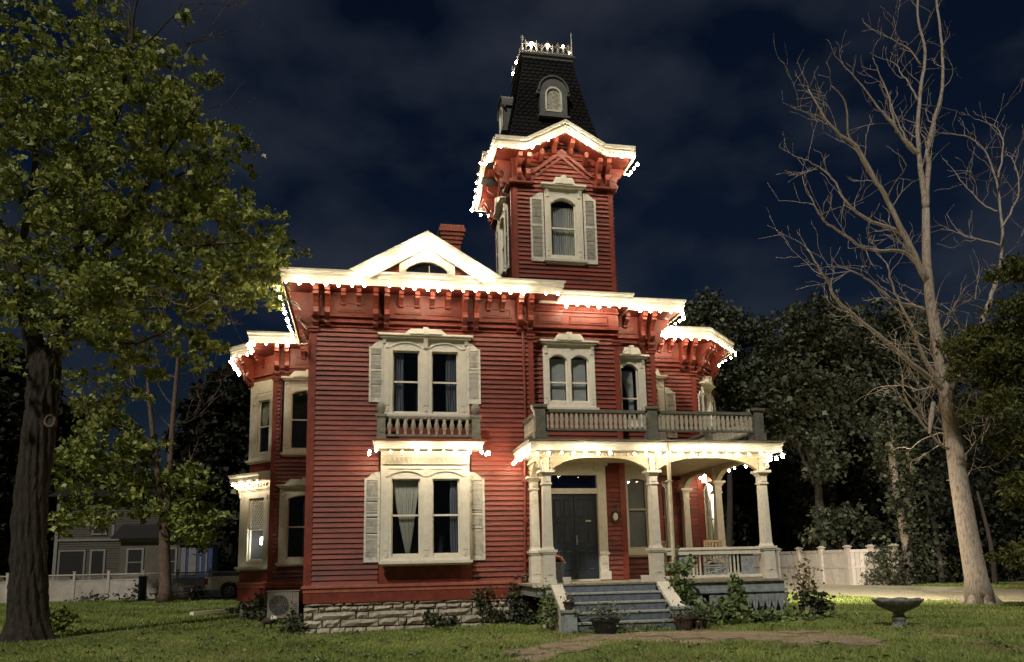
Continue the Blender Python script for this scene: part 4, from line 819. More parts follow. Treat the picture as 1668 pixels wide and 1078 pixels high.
for y0, y1 in ((YB+.12, .78), (1.02, 3.08)): q.box(10.97, 11.07, y0, y1, 5.10, 5.17); q.box(10.985, 11.055, y0, y1, 4.66, 4.71)
q.box(5.37, 5.47, YB+.12, -.04, 5.10, 5.17); q.box(5.38, 5.46, YB+.12, -.04, 4.66, 4.71)
br = put('balcony_rail', q, 'greytrim', H)
sb = MB(); w_ = .042
P_ = [(-w_*.6, 0), (w_*.6, 0), (w_*1.05, .05), (w_*.6, .1), (w_, .2), (w_, .26), (w_*.55, .33), (w_*.9, .36), (w_*.6, .39), (-w_*.6, .39), (-w_*.9, .36), (-w_*.55, .33), (-w_, .26), (-w_, .2), (-w_*.6, .1), (-w_*1.05, .05)]
sb.prism(P_, -.018, .018); sbm = sb.mesh('baluster')
for x0, x1, n_ in ((5.54, 8.10, 21), (8.34, 10.90, 21)):
    for i in range(n_): link('baluster', sbm, 'balus', br, M=T(x0+(x1-x0)*(i+.5)/n_, YB, 4.71))
for y0, y1, n_, x in ((YB+.12, .78, 19, 11.02), (1.02, 3.08, 16, 11.02), (YB+.12, -.04, 11, 5.42)):
    for i in range(n_): link('baluster', sbm, 'balus', br, M=T(x, y0+(y1-y0)*(i+.5)/n_, 4.71) @ RZ(90))
# steps
NS = 5; RI = .196; TR = .27
for i in range(NS):
    zt = ZD-RI*i; y0 = -2.0-TR*i
    q = MB(); q.box(5.80, 8.02, y0+.005, y0+.03, zt-RI, zt-.035); put('stair_riser', q, 'bluegrey', H)
    q = MB(); q.box(5.78, 8.04, y0-.03, y0+(.02 if i == 0 else TR), zt-.035, zt); put('stair_tread', q, 'nosing' if i else bpy.data.materials['worn_porch_deck'], H)
for x0, x1 in ((5.52, 5.78), (8.04, 8.34)):
    q = MB(); q.prism([(-2.0, 1.08), (-2.86, .58), (-2.86, .50), (-2.0, .98)], x0, x1, 'x'); q.prism([(-2.0, .98), (-2.86, .50), (-2.86, -.05), (-2.0, -.05)], x0+.06, x1-.06, 'x'); put('stair_cheek', q, 'white', H)
    q = MB(); q.box(x0-.01, x1+.01, -3.16, -2.86, -.05, .52); q.box(x0-.05, x1+.06, -3.2, -2.84, .52, .57); q.box(x0+.05, x1-.05, -3.17, -3.16, .12, .45); put('newel_post', q, 'skirt', H)
q = MB(); q.box(5.40, 5.72, -1.95, -1.62, -.1, 1.03); q.box(5.1, 5.78, -2.02, -1.98, 1.02, 1.085); put('pier', q, 'white2', H)
for x in (5.93, 7.82):
    t_ = thing('white_block', 'small white cube shaped planter on the porch edge beside the '+('left' if x < 7 else 'right')+' end of the steps', 'planter', (x, -1.88, ZD))
    q = MB(T(x, -1.88, ZD)); q.add([(-.065,-.065,0),(.065,-.065,0),(.065,.065,0),(-.065,.065,0),(-.085,-.085,.15),(.085,-.085,.15),(.085,.085,.15),(-.085,.085,.15),(-.065,-.065,.15),(.065,-.065,.15),(.065,.065,.15),(-.065,.065,.15),(-.05,-.05,.08),(.05,-.05,.08),(.05,.05,.08),(-.05,.05,.08)],
        [(0,3,2,1),(0,1,5,4),(1,2,6,5),(2,3,7,6),(3,0,4,7),(4,5,9,8),(5,6,10,9),(6,7,11,10),(7,4,8,11),(8,9,13,12),(9,10,14,13),(10,11,15,14),(11,8,12,15),(12,13,14,15)]); put('box', q, 'white', t_)
# downpipes
q = MB(); q.tube([(5.42, -.09, 7.9), (5.44, -.09, 4.6)], .035, 8); q.tube([(5.40, -.09, 4.3), (5.32, -.09, 1.0), (5.32, -.10, .78), (5.52, -.45, .42)], .035, 8); 
for z_ in (3.6, 2.6, 1.6): q.box(5.31, 5.42, -.135, -.0, z_, z_+.04)
put('red_downpipe', q, 'redtrim', H); q = MB(); q.tube([(5.55, -.62, .36), (5.72, -1.05, .12)], .045, 8); put('pipe_end', q, 'white', H)
q = MB(); q.tube([(8.47, -2.08, 4.20), (8.46, -2.08, .30)], .045, 8); q.tube([(8.47, -2.0, 4.32), (8.47, -2.08, 4.18)], .05, 8)
for z_ in (3.4, 1.5): q.box(8.40, 8.53, -2.13, -1.98, z_, z_+.03)
put('white_downpipe', q, 'porch', H)
# things on the porch
t_ = thing('tub', 'grey blue tub with red things in it standing behind the left porch column', 'tub', (6.02, -.75, ZD))
q = MB(T(6.02, -.75, ZD)); q.lathe([(.12, 0), (.155, .45), (.17, .46), (.17, .49), (.15, .49), (.14, .4)], n=14); put('tub_body', q, 'tub', t_); q = MB(T(6.0, -.75, ZD)); q.tube([(-.12, 0, .42), (-.08, -.02, .60), (.02, -.02, .62), (.12, 0, .48)], [.05, .08, .07, .04], 8); q.add([(-.1,.02,.4),(.1,.02,.4),(.02,.04,.68),(-.08,.04,.68)], [(0,1,2,3)]); put('red_cloth', q, 'redstuff', t_); q = MB(T(6.02, -.75, ZD)); q.tube([(-.14, -.1, .45), (-.10, -.12, .66), (.06, -.14, .60), (.16, -.08, .46)], .016, 5); put('handle', q, 'white', t_)
def chair(x, y, rz, label):
    t_ = thing('porch_chair', label, 'chair', (x, y, ZD)); B = T(x, y, ZD) @ RZ(rz)
    q = MB(B); q.box(-.24, .24, -.22, .24, .40, .43); put('seat', q, 'wood', t_)
    for a, b_ in ((-.22, -.20), (.22, -.20), (-.22, .22), (.22, .22)): q = MB(B); q.box(a-.02, a+.02, b_-.02, b_+.02, 0, .40 if b_ < 0 else .95); put('leg', q, 'wood', t_)
    for i in range(5): q = MB(B); q.box(-.18+i*.08, -.14+i*.08, .21, .23, .46, .92); put('slat', q, 'wood', t_)
    q = MB(B); q.box(-.24, .24, .20, .24, .92, .98); put('back_rail', q, 'wood', t_)
    for a in (-.24, .20): q = MB(B); q.box(a, a+.04, -.22, .22, .62, .65); put('armrest', q, 'wood', t_)
chair(10.35, -.3, -15, 'bare wooden slat chair nearest the right end of the porch railing'); chair(8.95, -.35, 20, 'bare wooden slat chair behind the star panel next to the middle porch column')
def pot(name, label, x, y, z, r0, r1, h, m='terra', cat='flower pot'):
    t_ = thing(name, label, cat, (x, y, z)); q = MB(T(x, y, z)); q.lathe([(r0, 0), (r1, h*.86), (r1*1.1, h*.87), (r1*1.1, h), (r1*.95, h), (r1*.9, h*.88), (.01, h*.88)], n=18); put('pot', q, m, t_, smooth=False); return t_
t1 = pot('planter', 'wide black planter of pale trailing flowers in front of the steps', 6.28, -3.55, .10, .21, .29, .30, 'black', 'planter')
leaves('plant', RNG.normal(0, 1, (420, 3))*[.24, .17, .10]+[6.28, -3.55, .50], .055, 'darkleaf', t1, shape='oval'); leaves('flowers', RNG.normal(0, 1, (90, 3))*[.28, .17, .12]+[6.28, -3.58, .55], .05, 'hosta', t1, shape='maple', tone=np.full(90, .95))
t1 = pot('flower_pot', 'small terracotta pot on the left newel post of the steps', 5.66, -3.0, .57, .08, .12, .17)
leaves('plant', RNG.normal(0, 1, (90, 3))*[.08, .08, .07]+[5.66, -3.0, .80], .05, 'darkleaf', t1, shape='oval')
t1 = pot('flower_pot', 'larger terracotta pot on the ground at the right foot of the steps', 8.02, -3.52, .10, .15, .21, .28); leaves('plant', RNG.normal(0, 1, (260, 3))*[.2, .15, .10]+[8.02, -3.52, .42], .06, 'darkleaf', t1, shape='oval')
t1 = pot('flower_pot', 'round terracotta pot half hidden by leaves right of the other pot', 8.40, -3.42, .10, .14, .20, .26); leaves('plant', RNG.normal(0, 1, (240, 3))*[.2, .15, .10]+[8.45, -3.42, .42], .07, 'darkleaf', t1, shape='oval')

# ------------------------------------------------------------------ light strings
bq = MB(); bq.lathe([(.004, -.085), (.028, -.070), (.042, -.038), (.041, -.004), (.026, .018), (.014, .02)], n=8); bulbm = bq.mesh('bulb'); bulbs_ = []
for sc_, mt_ in ((.80, 'bulb'), (.66, 'bulb_dim'), (.98, 'bulb_hot'), (.76, 'bulb')):
    b2 = MB(Matrix.Scale(sc_, 4)); b2.add(bq.v, bq.f); me_ = b2.mesh('bulb'); me_.materials.append(M_[mt_]); bulbs_.append(me_)
sq = MB(); sq.lathe([(.013, .016), (.014, .045)], n=6); sockm = sq.mesh('socket')
GR = 'strings of warm white bulbs outlining the house'
def string(label, pts, sp=.31, tilt=(0, -1, 0), sag=.012, lift=-.025):
    pts = [Vector(p)+Vector((0, 0, lift)) for p in pts]; t_ = thing('light_string', label, 'string lights', tuple(pts[0]), GR)
    P = [pts[0]]; bl_ = []
    for a, b_ in zip(pts, pts[1:]):
        n_ = max(1, round((b_-a).length/sp))
        for i in range(n_):
            c = a.lerp(b_, (i+.5)/n_); bl_.append(c); P.append(c+Vector((0, 0, .045))); 
            if i < n_-1: P.append(a.lerp(b_, (i+1)/n_)+Vector((0, 0, .045-sag-random.uniform(0, .012))))
        P.append(b_+Vector((0, 0, .045)))
    w_ = MB(); w_.tube(P, .006, 4); put('wire', w_, 'wire', t_)
    if random.random() < 2:
        for i, c in enumerate(bl_):
            if i % 13 == 7 and len(bl_) > 14: continue                      # a dead bulb here and there leaves a gap
            ax = Vector((random.uniform(-.6, .6)+tilt[0]*.5, random.uniform(-.4, .4)+tilt[1]*.5, 1)); Rm = Vector((0, 0, 1)).rotation_difference(Vector((-ax.x, -ax.y, 1)).normalized()).to_matrix().to_4x4()
            o = link('bulb', random.choice(bulbs_), 'bulb', t_, M=T(c.x+random.gauss(0, .008), c.y+random.gauss(0, .008), c.z+random.gauss(0, .010)) @ Rm); k_ = link('socket', sockm, 'wire', o)
    return t_
e = .80
string('light string along the long front eave over the double windows', [(-.70, -e, 8.43), (6.38, -e, 8.43)])
string('light string climbing the front pediment on both slopes', [(1.02, -.87, 8.64), (2.86, -.87, 9.68), (4.66, -.87, 8.62)], .30)
string('light string along the left end eave of the front block', [(-e, -.5, 8.43), (-e, 4.55, 8.43)])
string('light string under the left wing eave behind the front block', [(-2.18, 4.78, 8.43), (-.85, 4.78, 8.43)])
string('light string around the upper left bay eave', [(-2.80, 6.38, 8.43), (-2.24, 5.95, 8.43), (-2.24, 4.85, 8.43)])
string('light string along the far left bay eave running back', [(-3.07, 9.0, 8.43), (-3.07, 6.85, 8.43), (-2.9, 6.5, 8.43)])
string('light string on the cornice of the lower left bay', [(-2.92, 6.95, 4.29), (-1.80, 5.78, 4.29)], .36)
string('light string under the balconette between the double windows', [(1.47, -.30, 4.31), (1.47, -.80, 4.31), (4.34, -.80, 4.31), (4.34, -.30, 4.31)], .325)
string('light string under the tower belt cornice above the door', [(6.46, YT-.44, 8.40), (8.56, YT-.44, 8.40)], .30)
string('light string on the front eave of the right wing', [(8.66, 1.0-e, 8.43), (10.20, 1.0-e, 8.43)], .30)
string('light string along the receding side eave of the right wing', [(9.48+e, .45, 8.43), (9.48+e, 2.6, 8.43)])
string('light string on the front eave of the far right bay', [(10.42, 3.4-e, 8.43), (12.08, 3.4-e, 8.43)], .30)
string('light string on the slanted eave of the far right bay', [(12.16, 2.60, 8.43), (13.72, 4.16, 8.43), (13.78, 5.8, 8.43)], .32)
string('light string along the front of the porch roof', [(5.10, -2.11, 4.10), (11.58, -2.11, 4.10)], .30)
string('light string up the left end of the porch roof', [(5.06, -2.0, 4.10), (5.06, -.1, 4.10)], .31)
string('light string along the right side of the porch roof', [(11.60, -2.0, 4.10), (11.60, 3.2, 4.10)], .33)
tz = 12.70; q0 = .30; E0s = E0+.02
def trow(lab, M, a=E0):
    pl = [(-a, tz), (q0, tz), (TW/2, tz+RG), (TW-q0, tz), (TW+a, tz)]
    string(lab, [M @ Vector((x, -E0-.12, z)) for x, z in pl], .285)
trow('light string following the front tower eave and its gable', A1 @ T(TX0, 0)); trow('light string following the left tower eave and its gable', MTL, E0-.1); trow('light string on the right tower eave seen end on', MTR, E0-.1)
trow('light string on the rear tower eave', T(TX1, YT+TW) @ RZ(180), E0-.1)
string('light string along the iron cresting on top of the tower', [(CX-.74, CY-.80, 16.72), (CX+.74, CY-.80, 16.72), (CX+.80, CY+.7, 16.72)], .46, lift=.14)
string('light string on the left side of the tower cresting', [(CX-.80, CY+.74, 16.72), (CX-.80, CY-.3, 16.72)], .55)
# ------------------------------------------------------------------ small things near the house
t_ = thing('air_conditioner', 'dull grey air conditioner condenser against the left wall of the front block', 'air conditioner', (-.85, 3.6, .12))
B = T(-.82, 3.6, .20); q = MB(B); q.box(-.42, .42, -.15, .15, 0, .72); q.box(-.45, .45, -.17, .17, .72, .745); q.box(.22, .24, -.165, -.15, .02, .70); put('casing', q, 'acgrey', t_)
q = MB(B); q.prism([(-.11+.27*math.cos(k*math.pi/12), .36+.27*math.sin(k*math.pi/12)) for k in range(24)], -.158, -.15); put('fan_opening', q, 'acdark', t_)
q = MB(B)
for r_ in (.06, .11, .16, .21, .26): q.tube([(-.11+r_*math.cos(k*math.pi/12), -.175, .36+r_*math.sin(k*math.pi/12)) for k in range(25)], .005, 4, False)
for k in range(8): q.tube([(-.11, -.172, .36), (-.11+.27*math.cos(k*math.pi/4), -.172, .36+.27*math.sin(k*math.pi/4))], .005, 4)
q.lathe([(0.001, 0)], 0, 0, 3) if False else None; put('fan_guard', q, 'acgrey', t_, kind='stuff')
for k in (-.34, .34): q = MB(B); q.box(k-.03, k+.03, -.17, .17, -.16, 0); put('foot', q, 'black', t_)
q = MB(B)
for i in range(5): q.box(.28, .38, -.158, -.15, .12+i*.06, .14+i*.06)
put('vent', q, 'acdark', t_)
# garden ornament: a small lamb-like figure
t_ = thing('lamb_statue', 'small dark lamb statue with a pale woolly head on the grass by the left corner', 'statue', (-1.02, 2.0, 0))
q = MB(T(-1.02, 2.0, 0)); q.tube([(-.16, 0, .20), (-.08, 0, .23), (.03, 0, .22), (.10, 0, .24)], [.05, .09, .085, .05], 9); put('body', q, 'terra', t_, smooth=True)
for a, b_ in ((-.12, -.04), (-.12, .04), (.05, -.04), (.05, .04)): q = MB(T(-1.02, 2.0, 0)); q.tube([(a, b_, .18), (a, b_, .09), (a+.01, b_, 0)], [.032, .02, .024], 6); put('leg', q, 'terra', t_)
q = MB(T(-1.02, 2.0, 0)); q.tube([(.06, -.01, .24), (.10, -.02, .31), (.17, -.05, .30), (.21, -.07, .27)], [.05, .065, .045, .025], 8); q.tube([(.09, .03, .35), (.07, .08, .36)], [.02, .008], 5); q.tube([(.09, -.06, .35), (.08, -.11, .35)], [.02, .008], 5); put('head', q, 'white', t_, smooth=True)
a_, b_ = at(312, 1003, 'Z', .06), at(403, 995, 'Z', .06)
t_ = thing('board', 'long pale pine board lying on the grass left of the house', 'board', tuple(a_)); q = MB(); d_ = (b_-a_).normalized(); n_ = Vector((-d_.y, d_.x, 0))*.09
z1 = Vector((0, 0, .13)); z0 = Vector((0, 0, .02)); q.add([a_-n_+z0, b_-n_+z0, b_+n_+z0, a_+n_+z0, a_-n_+z1, b_-n_+z1, b_+n_+z1, a_+n_+z1], [(0,3,2,1),(4,5,6,7),(0,1,5,4),(1,2,6,5),(2,3,7,6),(3,0,4,7)]); put('plank', q, 'plank', t_)
# bird bath
bx, by_ = 12.25, -4.7
t_ = thing('bird_bath', 'weathered stone bird bath with a scalloped bowl on the lawn', 'bird bath', (bx, by_, .08))
q = MB(T(bx, by_, .06)); q.lathe([(.20, 0), (.20, .06), (.15, .09), (.11, .14), (.12, .19), (.15, .23), (.12, .27), (.10, .32), (.14, .37)], n=16); put('pedestal', q, 'birdb', t_, smooth=True)
vs = []; pr_ = [(.10, .35), (.22, .39), (.36, .47), (.46, .565), (.475, .60), (.44, .595), (.33, .53), (.2, .48), (.01, .47)]; nn = 40
for r_, z_ in pr_:
    for k in range(nn): a_ = 2*math.pi*k/nn; sc = 1+(.07*abs(math.cos(a_*4)) if r_ > .3 else 0); vs.append((r_*sc*math.cos(a_), r_*sc*math.sin(a_), z_+(.03*abs(math.cos(a_*4)) if r_ > .4 else 0)))
q = MB(T(bx, by_, .06)); q.add(vs, [(i*nn+k, i*nn+(k+1) % nn, (i+1)*nn+(k+1) % nn, (i+1)*nn+k) for i in range(len(pr_)-1) for k in range(nn)]); put('bowl', q, 'birdb', t_, smooth=True)
# picnic table
t_ = thing('picnic_table', 'dark stained picnic table in front of the pale fence, behind the slender tree', 'picnic table', (-7.8, 22, 0)); B = T(-7.8, 22.5, 0)
for i in range(5): q = MB(B); q.box(-1.05, 1.05, -.36+i*.145, -.36+i*.145+.13, .72, .76); put('tabletop_plank', q, 'rustwood', t_)
for y in (-.75, .62):
    q = MB(B); q.box(-1.05, 1.05, y, y+.26, .42, .46); put('bench_plank', q, 'rustwood', t_)
for x in (-.8, .8):
    for s_ in (-1, 1): q = MB(B); q.tube([(x, s_*.22, .72), (x, s_*.62, 0)], .04, 4); put('leg', q, 'rustwood', t_)
    q = MB(B); q.box(x-.03, x+.03, -.8, .88, .36, .42); put('crossbar', q, 'rustwood', t_)
t_ = thing('post_box', 'tall narrow black bin standing by the fence left of the picnic table', 'bin', (-9.9, 24.6, 0)); q = MB(T(-9.9, 24.6, 0)); q.box(-.17, .17, -.15, .15, 0, 1.22); put('body', q, 'black', t_); q = MB(T(-9.9, 24.6, 0)); q.box(-.19, .19, -.17, .17, 1.22, 1.27); q.tube([(-.1, 0, 1.27), (-.1, 0, 1.3), (.1, 0, 1.3), (.1, 0, 1.27)], .01, 4); put('lid', q, 'black', t_)
# ------------------------------------------------------------------ left fence: vinyl panels with a lattice strip
t_ = thing('vinyl_fence', 'long pale fence with a lattice strip on top behind the left lawn', 'fence', (-10, 26, 0)); YF = 26.0
px_ = [at(u, 970, 'Y', YF).x for u in (-150, -95, -42, 10, 65, 119, 175, 232, 287, 340, 393)]
for x in px_: q = MB(); q.box(x-.06, x+.06, YF-.06, YF+.06, 0, 1.55); q.box(x-.08, x+.08, YF-.08, YF+.08, 1.55, 1.58); put('fence_post', q, 'vinylL', t_)
for a, b_ in zip(px_, px_[1:]):
    q = MB(); q.box(a+.06, b_-.06, YF-.02, YF+.02, .06, 1.10); q.box(a+.06, b_-.06, YF-.035, YF+.035, 1.06, 1.12); q.box(a+.06, b_-.06, YF-.035, YF+.035, 1.36, 1.43); q.box(a+.06, b_-.06, YF-.035, YF+.035, .02, .10); put('fence_panel', q, 'vinylL', t_)
q = MB()
for a, b_ in zip(px_, px_[1:]):
    x = a+.06
    while x < b_-.3: q.tube([(x, YF-.005, 1.12), (x+.24, YF-.005, 1.36)], .012, 3, False); q.tube([(x+.24, YF+.005, 1.12), (x, YF+.005, 1.36)], .012, 3, False); x += .085
put('lattice', q, 'vinylL', t_, kind='stuff')
# ------------------------------------------------------------------ pickup truck
TB_ = thing('pickup_truck', 'cream pickup truck parked by the far fence, its front hidden by the house', 'pickup truck', (-6.5, 24.3, 0)); B = T(-6.62, 24.3, 0)
prof = [(0, .52), (.02, .60), (.0, 1.12), (.04, 1.16), (1.95, 1.17), (2.0, 1.20), (2.25, 1.72), (2.4, 1.80), (3.55, 1.80), (4.15, 1.24), (5.3, 1.12), (5.5, .95), (5.52, .50), (4.95, .46), (4.90, .62), (4.72, .84), (4.45, .90), (4.18, .84), (4.0, .62), (3.95, .44), (1.72, .44), (1.67, .62), (1.50, .82), (1.22, .90), (.95, .82), (.77, .62), (.72, .50)]
q = MB(B); q.prism(prof, -.9, .9); 
q.box(.30, 1.90, -.915, -.90, 1.02, 1.10); q.tube([(1.22+.50*math.cos(t), -.905, .44+.50*math.sin(t)) for t in [math.pi*k/10 for k in range(11)]], .03, 5); put('body', q, 'truckp', TB_)
for sgn in (-1, 1):
    q = MB(B); q.prism([(2.36, 1.22), (2.48, 1.68), (3.48, 1.68), (3.95, 1.24)], .905*sgn, .90*sgn); put('side_window', q, 'black', TB_)
for x in (1.22, 4.45):
    for y, s_ in ((-.86, -1), (.66, 1)):
        w_ = MB(B @ T(x, y, .40)); w_.prism([(.40*math.cos(k*math.pi/10), .40*math.sin(k*math.pi/10)) for k in range(20)], -.08, .16); wo_ = put('wheel', w_, 'rubber', TB_)
        if s_ < 0:
            w_ = MB(B @ T(x, y-.085, .40)); w_.prism([(.25*math.cos(k*math.pi/10), .25*math.sin(k*math.pi/10)) for k in range(20)], -.0, .02); put('rim_recess', w_, 'acdark', wo_)
            w_ = MB(B @ T(x, y-.09, .40)); w_.tube([(.25*math.cos(k*math.pi/10), 0, .25*math.sin(k*math.pi/10)) for k in range(21)], .022, 5, False)
            for k in range(6): a_ = k*math.pi/3+.3; w_.tube([(0, 0, 0), (.24*math.cos(a_), 0, .24*math.sin(a_))], [.045, .03], 4)
            put('rim', w_, 'alloy', wo_)
q = MB(B); q.box(-.015, .16, -.912, -.70, .78, 1.08); put('tail_light', q, 'redglass', TB_); q = MB(B); q.box(-.14, .04, -.88, .88, .46, .62); put('bumper', q, 'alloy', TB_)
q = MB(B); q.box(.35, .60, -.91, -.90, 1.0, 1.03); put('badge', q, 'redglass', TB_)
# ------------------------------------------------------------------ neighbour houses
NH = thing('neighbour_house', 'dim beige two storey house behind the left fence', 'house', (-14, 40, 0)); Y_ = 36.0
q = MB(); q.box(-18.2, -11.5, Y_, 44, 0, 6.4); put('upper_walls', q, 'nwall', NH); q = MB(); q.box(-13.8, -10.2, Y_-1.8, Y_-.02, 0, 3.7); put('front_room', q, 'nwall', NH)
q = MB(); z = .3
while z < 6.3: q.box(-18.2, -11.5, Y_-.03, Y_-.001, z, z+.02); z += .16
put('siding_lines', q, 'nwall', NH, kind='stuff')
q = MB(); q.prism([(-18.8, 6.4), (-14.9, 9.0), (-11.0, 6.4)], Y_-.5, 44.3); put('roof', q, 'roof', NH)
q = MB(); q.prism([(Y_-2.2, 3.65), (Y_-.02, 4.55), (Y_-.02, 4.35), (Y_-2.2, 3.55)], -14.3, -9.7, 'x'); put('porch_roof', q, 'roof', NH)
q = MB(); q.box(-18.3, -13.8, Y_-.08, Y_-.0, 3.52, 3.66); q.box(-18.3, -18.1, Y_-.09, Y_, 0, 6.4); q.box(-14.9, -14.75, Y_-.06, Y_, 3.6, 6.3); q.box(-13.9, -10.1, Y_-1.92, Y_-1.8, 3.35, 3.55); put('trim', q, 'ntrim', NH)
for a, b_, c_, e_, yy in ((-17.9, -16.5, 1.0, 2.85, Y_), (-16.0, -15.3, 1.0, 2.85, Y_), (-16.0, -15.3, 4.0, 5.7, Y_), (-13.3, -12.5, 1.3, 2.85, Y_-1.8), (-11.2, -10.5, 1.3, 2.85, Y_-1.8)):
    q = MB(); q.box(a-.12, a, yy-.07, yy, c_-.1, e_+.12); q.box(b_, b_+.12, yy-.07, yy, c_-.1, e_+.12); q.box(a, b_, yy-.07, yy, e_, e_+.12); q.box(a, b_, yy-.07, yy, c_-.1, c_); q.box(a, b_, yy-.05, yy-.02, (c_+e_)/2-.03, (c_+e_)/2+.03) if e_-c_ < 1.7 else None
    w_ = put('window', q, 'ntrim', NH); q = MB(); q.box(a, b_, yy-.03, yy-.004, c_, e_); put('pane', q, 'black', w_)
BH = thing('blue_summerhouse', 'small blue house with bright white patterned curtains beyond the fence', 'shed', (-9.3, 34, 0))
q = MB(); q.box(-10.15, -8.2, 34, 36, 0, 3.1); put('walls', q, 'bluewall', BH); q = MB(); q.prism([(-10.3, 3.1), (-9.2, 3.8), (-8.0, 3.1)], 33.8, 36.2); put('roof', q, 'roof', BH)
for a, b_ in ((-10.08, -9.82), (-9.62, -9.18), (-8.95, -8.85), (-8.6, -8.5)):
    q = MB(); q.box(a, b_, 33.95, 34.0, 1.2, 2.95); w_ = put('curtained_window', q, 'ntrim', BH); q = MB(); z = 1.35
    while z < 2.8 and b_-a > .2:
        x = a+.06
        while x < b_-.05: q.box(x, x+.03, 33.94, 33.95, z, z+.05); x += .09
        z += .13
    if q.v: put('curtain_pattern', q, 'bluewall', w_, kind='stuff')
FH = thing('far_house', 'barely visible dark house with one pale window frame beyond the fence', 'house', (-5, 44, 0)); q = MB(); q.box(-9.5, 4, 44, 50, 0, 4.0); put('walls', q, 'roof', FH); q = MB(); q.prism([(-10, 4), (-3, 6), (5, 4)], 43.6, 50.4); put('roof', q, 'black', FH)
a = at(378, 905, 'Y', 43.9).x
q = MB(); q.box(a-.5, a-.38, 43.9, 44, 1.5, 3.4); q.box(a+.38, a+.5, 43.9, 44, 1.5, 3.4); q.box(a-.38, a+.38, 43.9, 44, 3.28, 3.4); q.box(a-.38, a+.38, 43.9, 44, 1.5, 1.6); put('window_frame', q, 'ntrim', FH)
# ------------------------------------------------------------------ right fence
fpt = [at(u, v, 'Z', 0) for u, v in ((1225, 949), (1272, 951), (1306, 953), (1343, 955), (1386, 957), (1424, 957), (1463, 958))]
t_ = thing('panel_fence', 'white panelled vinyl fence with capped posts beside the driveway', 'fence', (fpt[3].x, fpt[3].y, 0))
for p_ in fpt: q = MB(T(p_.x, p_.y)); q.box(-.11, .11, -.11, .11, 0, 1.98); q.box(-.16, .16, -.16, .16, 1.98, 2.03); q.box(-.09, .09, -.09, .09, 2.03, 2.08); put('fence_post', q, 'vinyl', t_)
for p_, r_ in zip(fpt, fpt[1:]):
    d_ = r_-p_; an = math.degrees(math.atan2(d_.y, d_.x)); Lg = d_.length; B = T(p_.x, p_.y) @ RZ(an)
    for i in range(max(4, int(Lg/.42))):
        n_ = max(4, int(Lg/.42)); a = .1+(Lg-.2)*i/n_; q = MB(B); q.box(a+.008, a+(Lg-.2)/n_-.008, -.02, .02, .12, 1.78); put('fence_board', q, 'vinyl', t_)
    q = MB(B); q.box(.1, Lg-.1, -.045, .045, 1.72, 1.86); q.box(.1, Lg-.1, -.045, .045, .95, 1.05); q.box(.1, Lg-.1, -.045, .045, .05, .2); put('fence_rail', q, 'vinyl', t_)
# ------------------------------------------------------------------ trees and plants
def P3(u, v, Y, dy=0): return at(u, v, 'Y', Y+dy)
def limb(mb, pts, r0, r1, n=7, wob=.0):
    """smooth tapered limb through pts; returns the dense points"""
    pts = [Vector(p) for p in pts]; D = []
    m = len(pts)
    for i in range(m-1):
        p0, p1, p2, p3 = pts[max(i-1, 0)], pts[i], pts[i+1], pts[min(i+2, m-1)]
        for k in range(4):
            t = k/4; D.append(.5*((2*p1)+(p2-p0)*t+(2*p0-5*p1+4*p2-p3)*t*t+(3*p1-p0-3*p2+p3)*t**3)+Vector((random.gauss(0, wob), random.gauss(0, wob), random.gauss(0, wob))))
    D.append(pts[-1]); k = len(D); R_ = [r0+(r1-r0)*(i/(k-1))**.8 for i in range(k)]; mb.tube(D, R_, n, True); return D, R_
def twigs(mb, base, dirn, length, r, depth, curl=.35, n=3, upb=.12, minr=.005):
    p = Vector(base); d = Vector(dirn).normalized(); k = 5; pts = [p.copy()]; 
    for i in range(k):
        d = (d+Vector((random.gauss(0, curl), random.gauss(0, curl), random.gauss(0, curl)+upb))*.5).normalized(); p = p+d*(length/k); pts.append(p.copy())
        if depth > 0 and i > 0 and random.random() < .75:
            s_ = Vector((random.gauss(0, 1), random.gauss(0, 1), random.gauss(0, .8)+.3)); twigs(mb, p, (d+s_.normalized()*.9), length*random.uniform(.4, .68), r*.55, depth-1, curl, 3, upb, minr)
    mb.tube(pts, [max(minr, r*(1-.75*i/k)) for i in range(k+1)], n, False)
# the bare tree on the right
BT = thing('bare_tree', 'tall leafless tree with pale trunk and curling twigs on the right lawn', 'tree', (19.0, .75, 0)); YD = .75
q = MB()
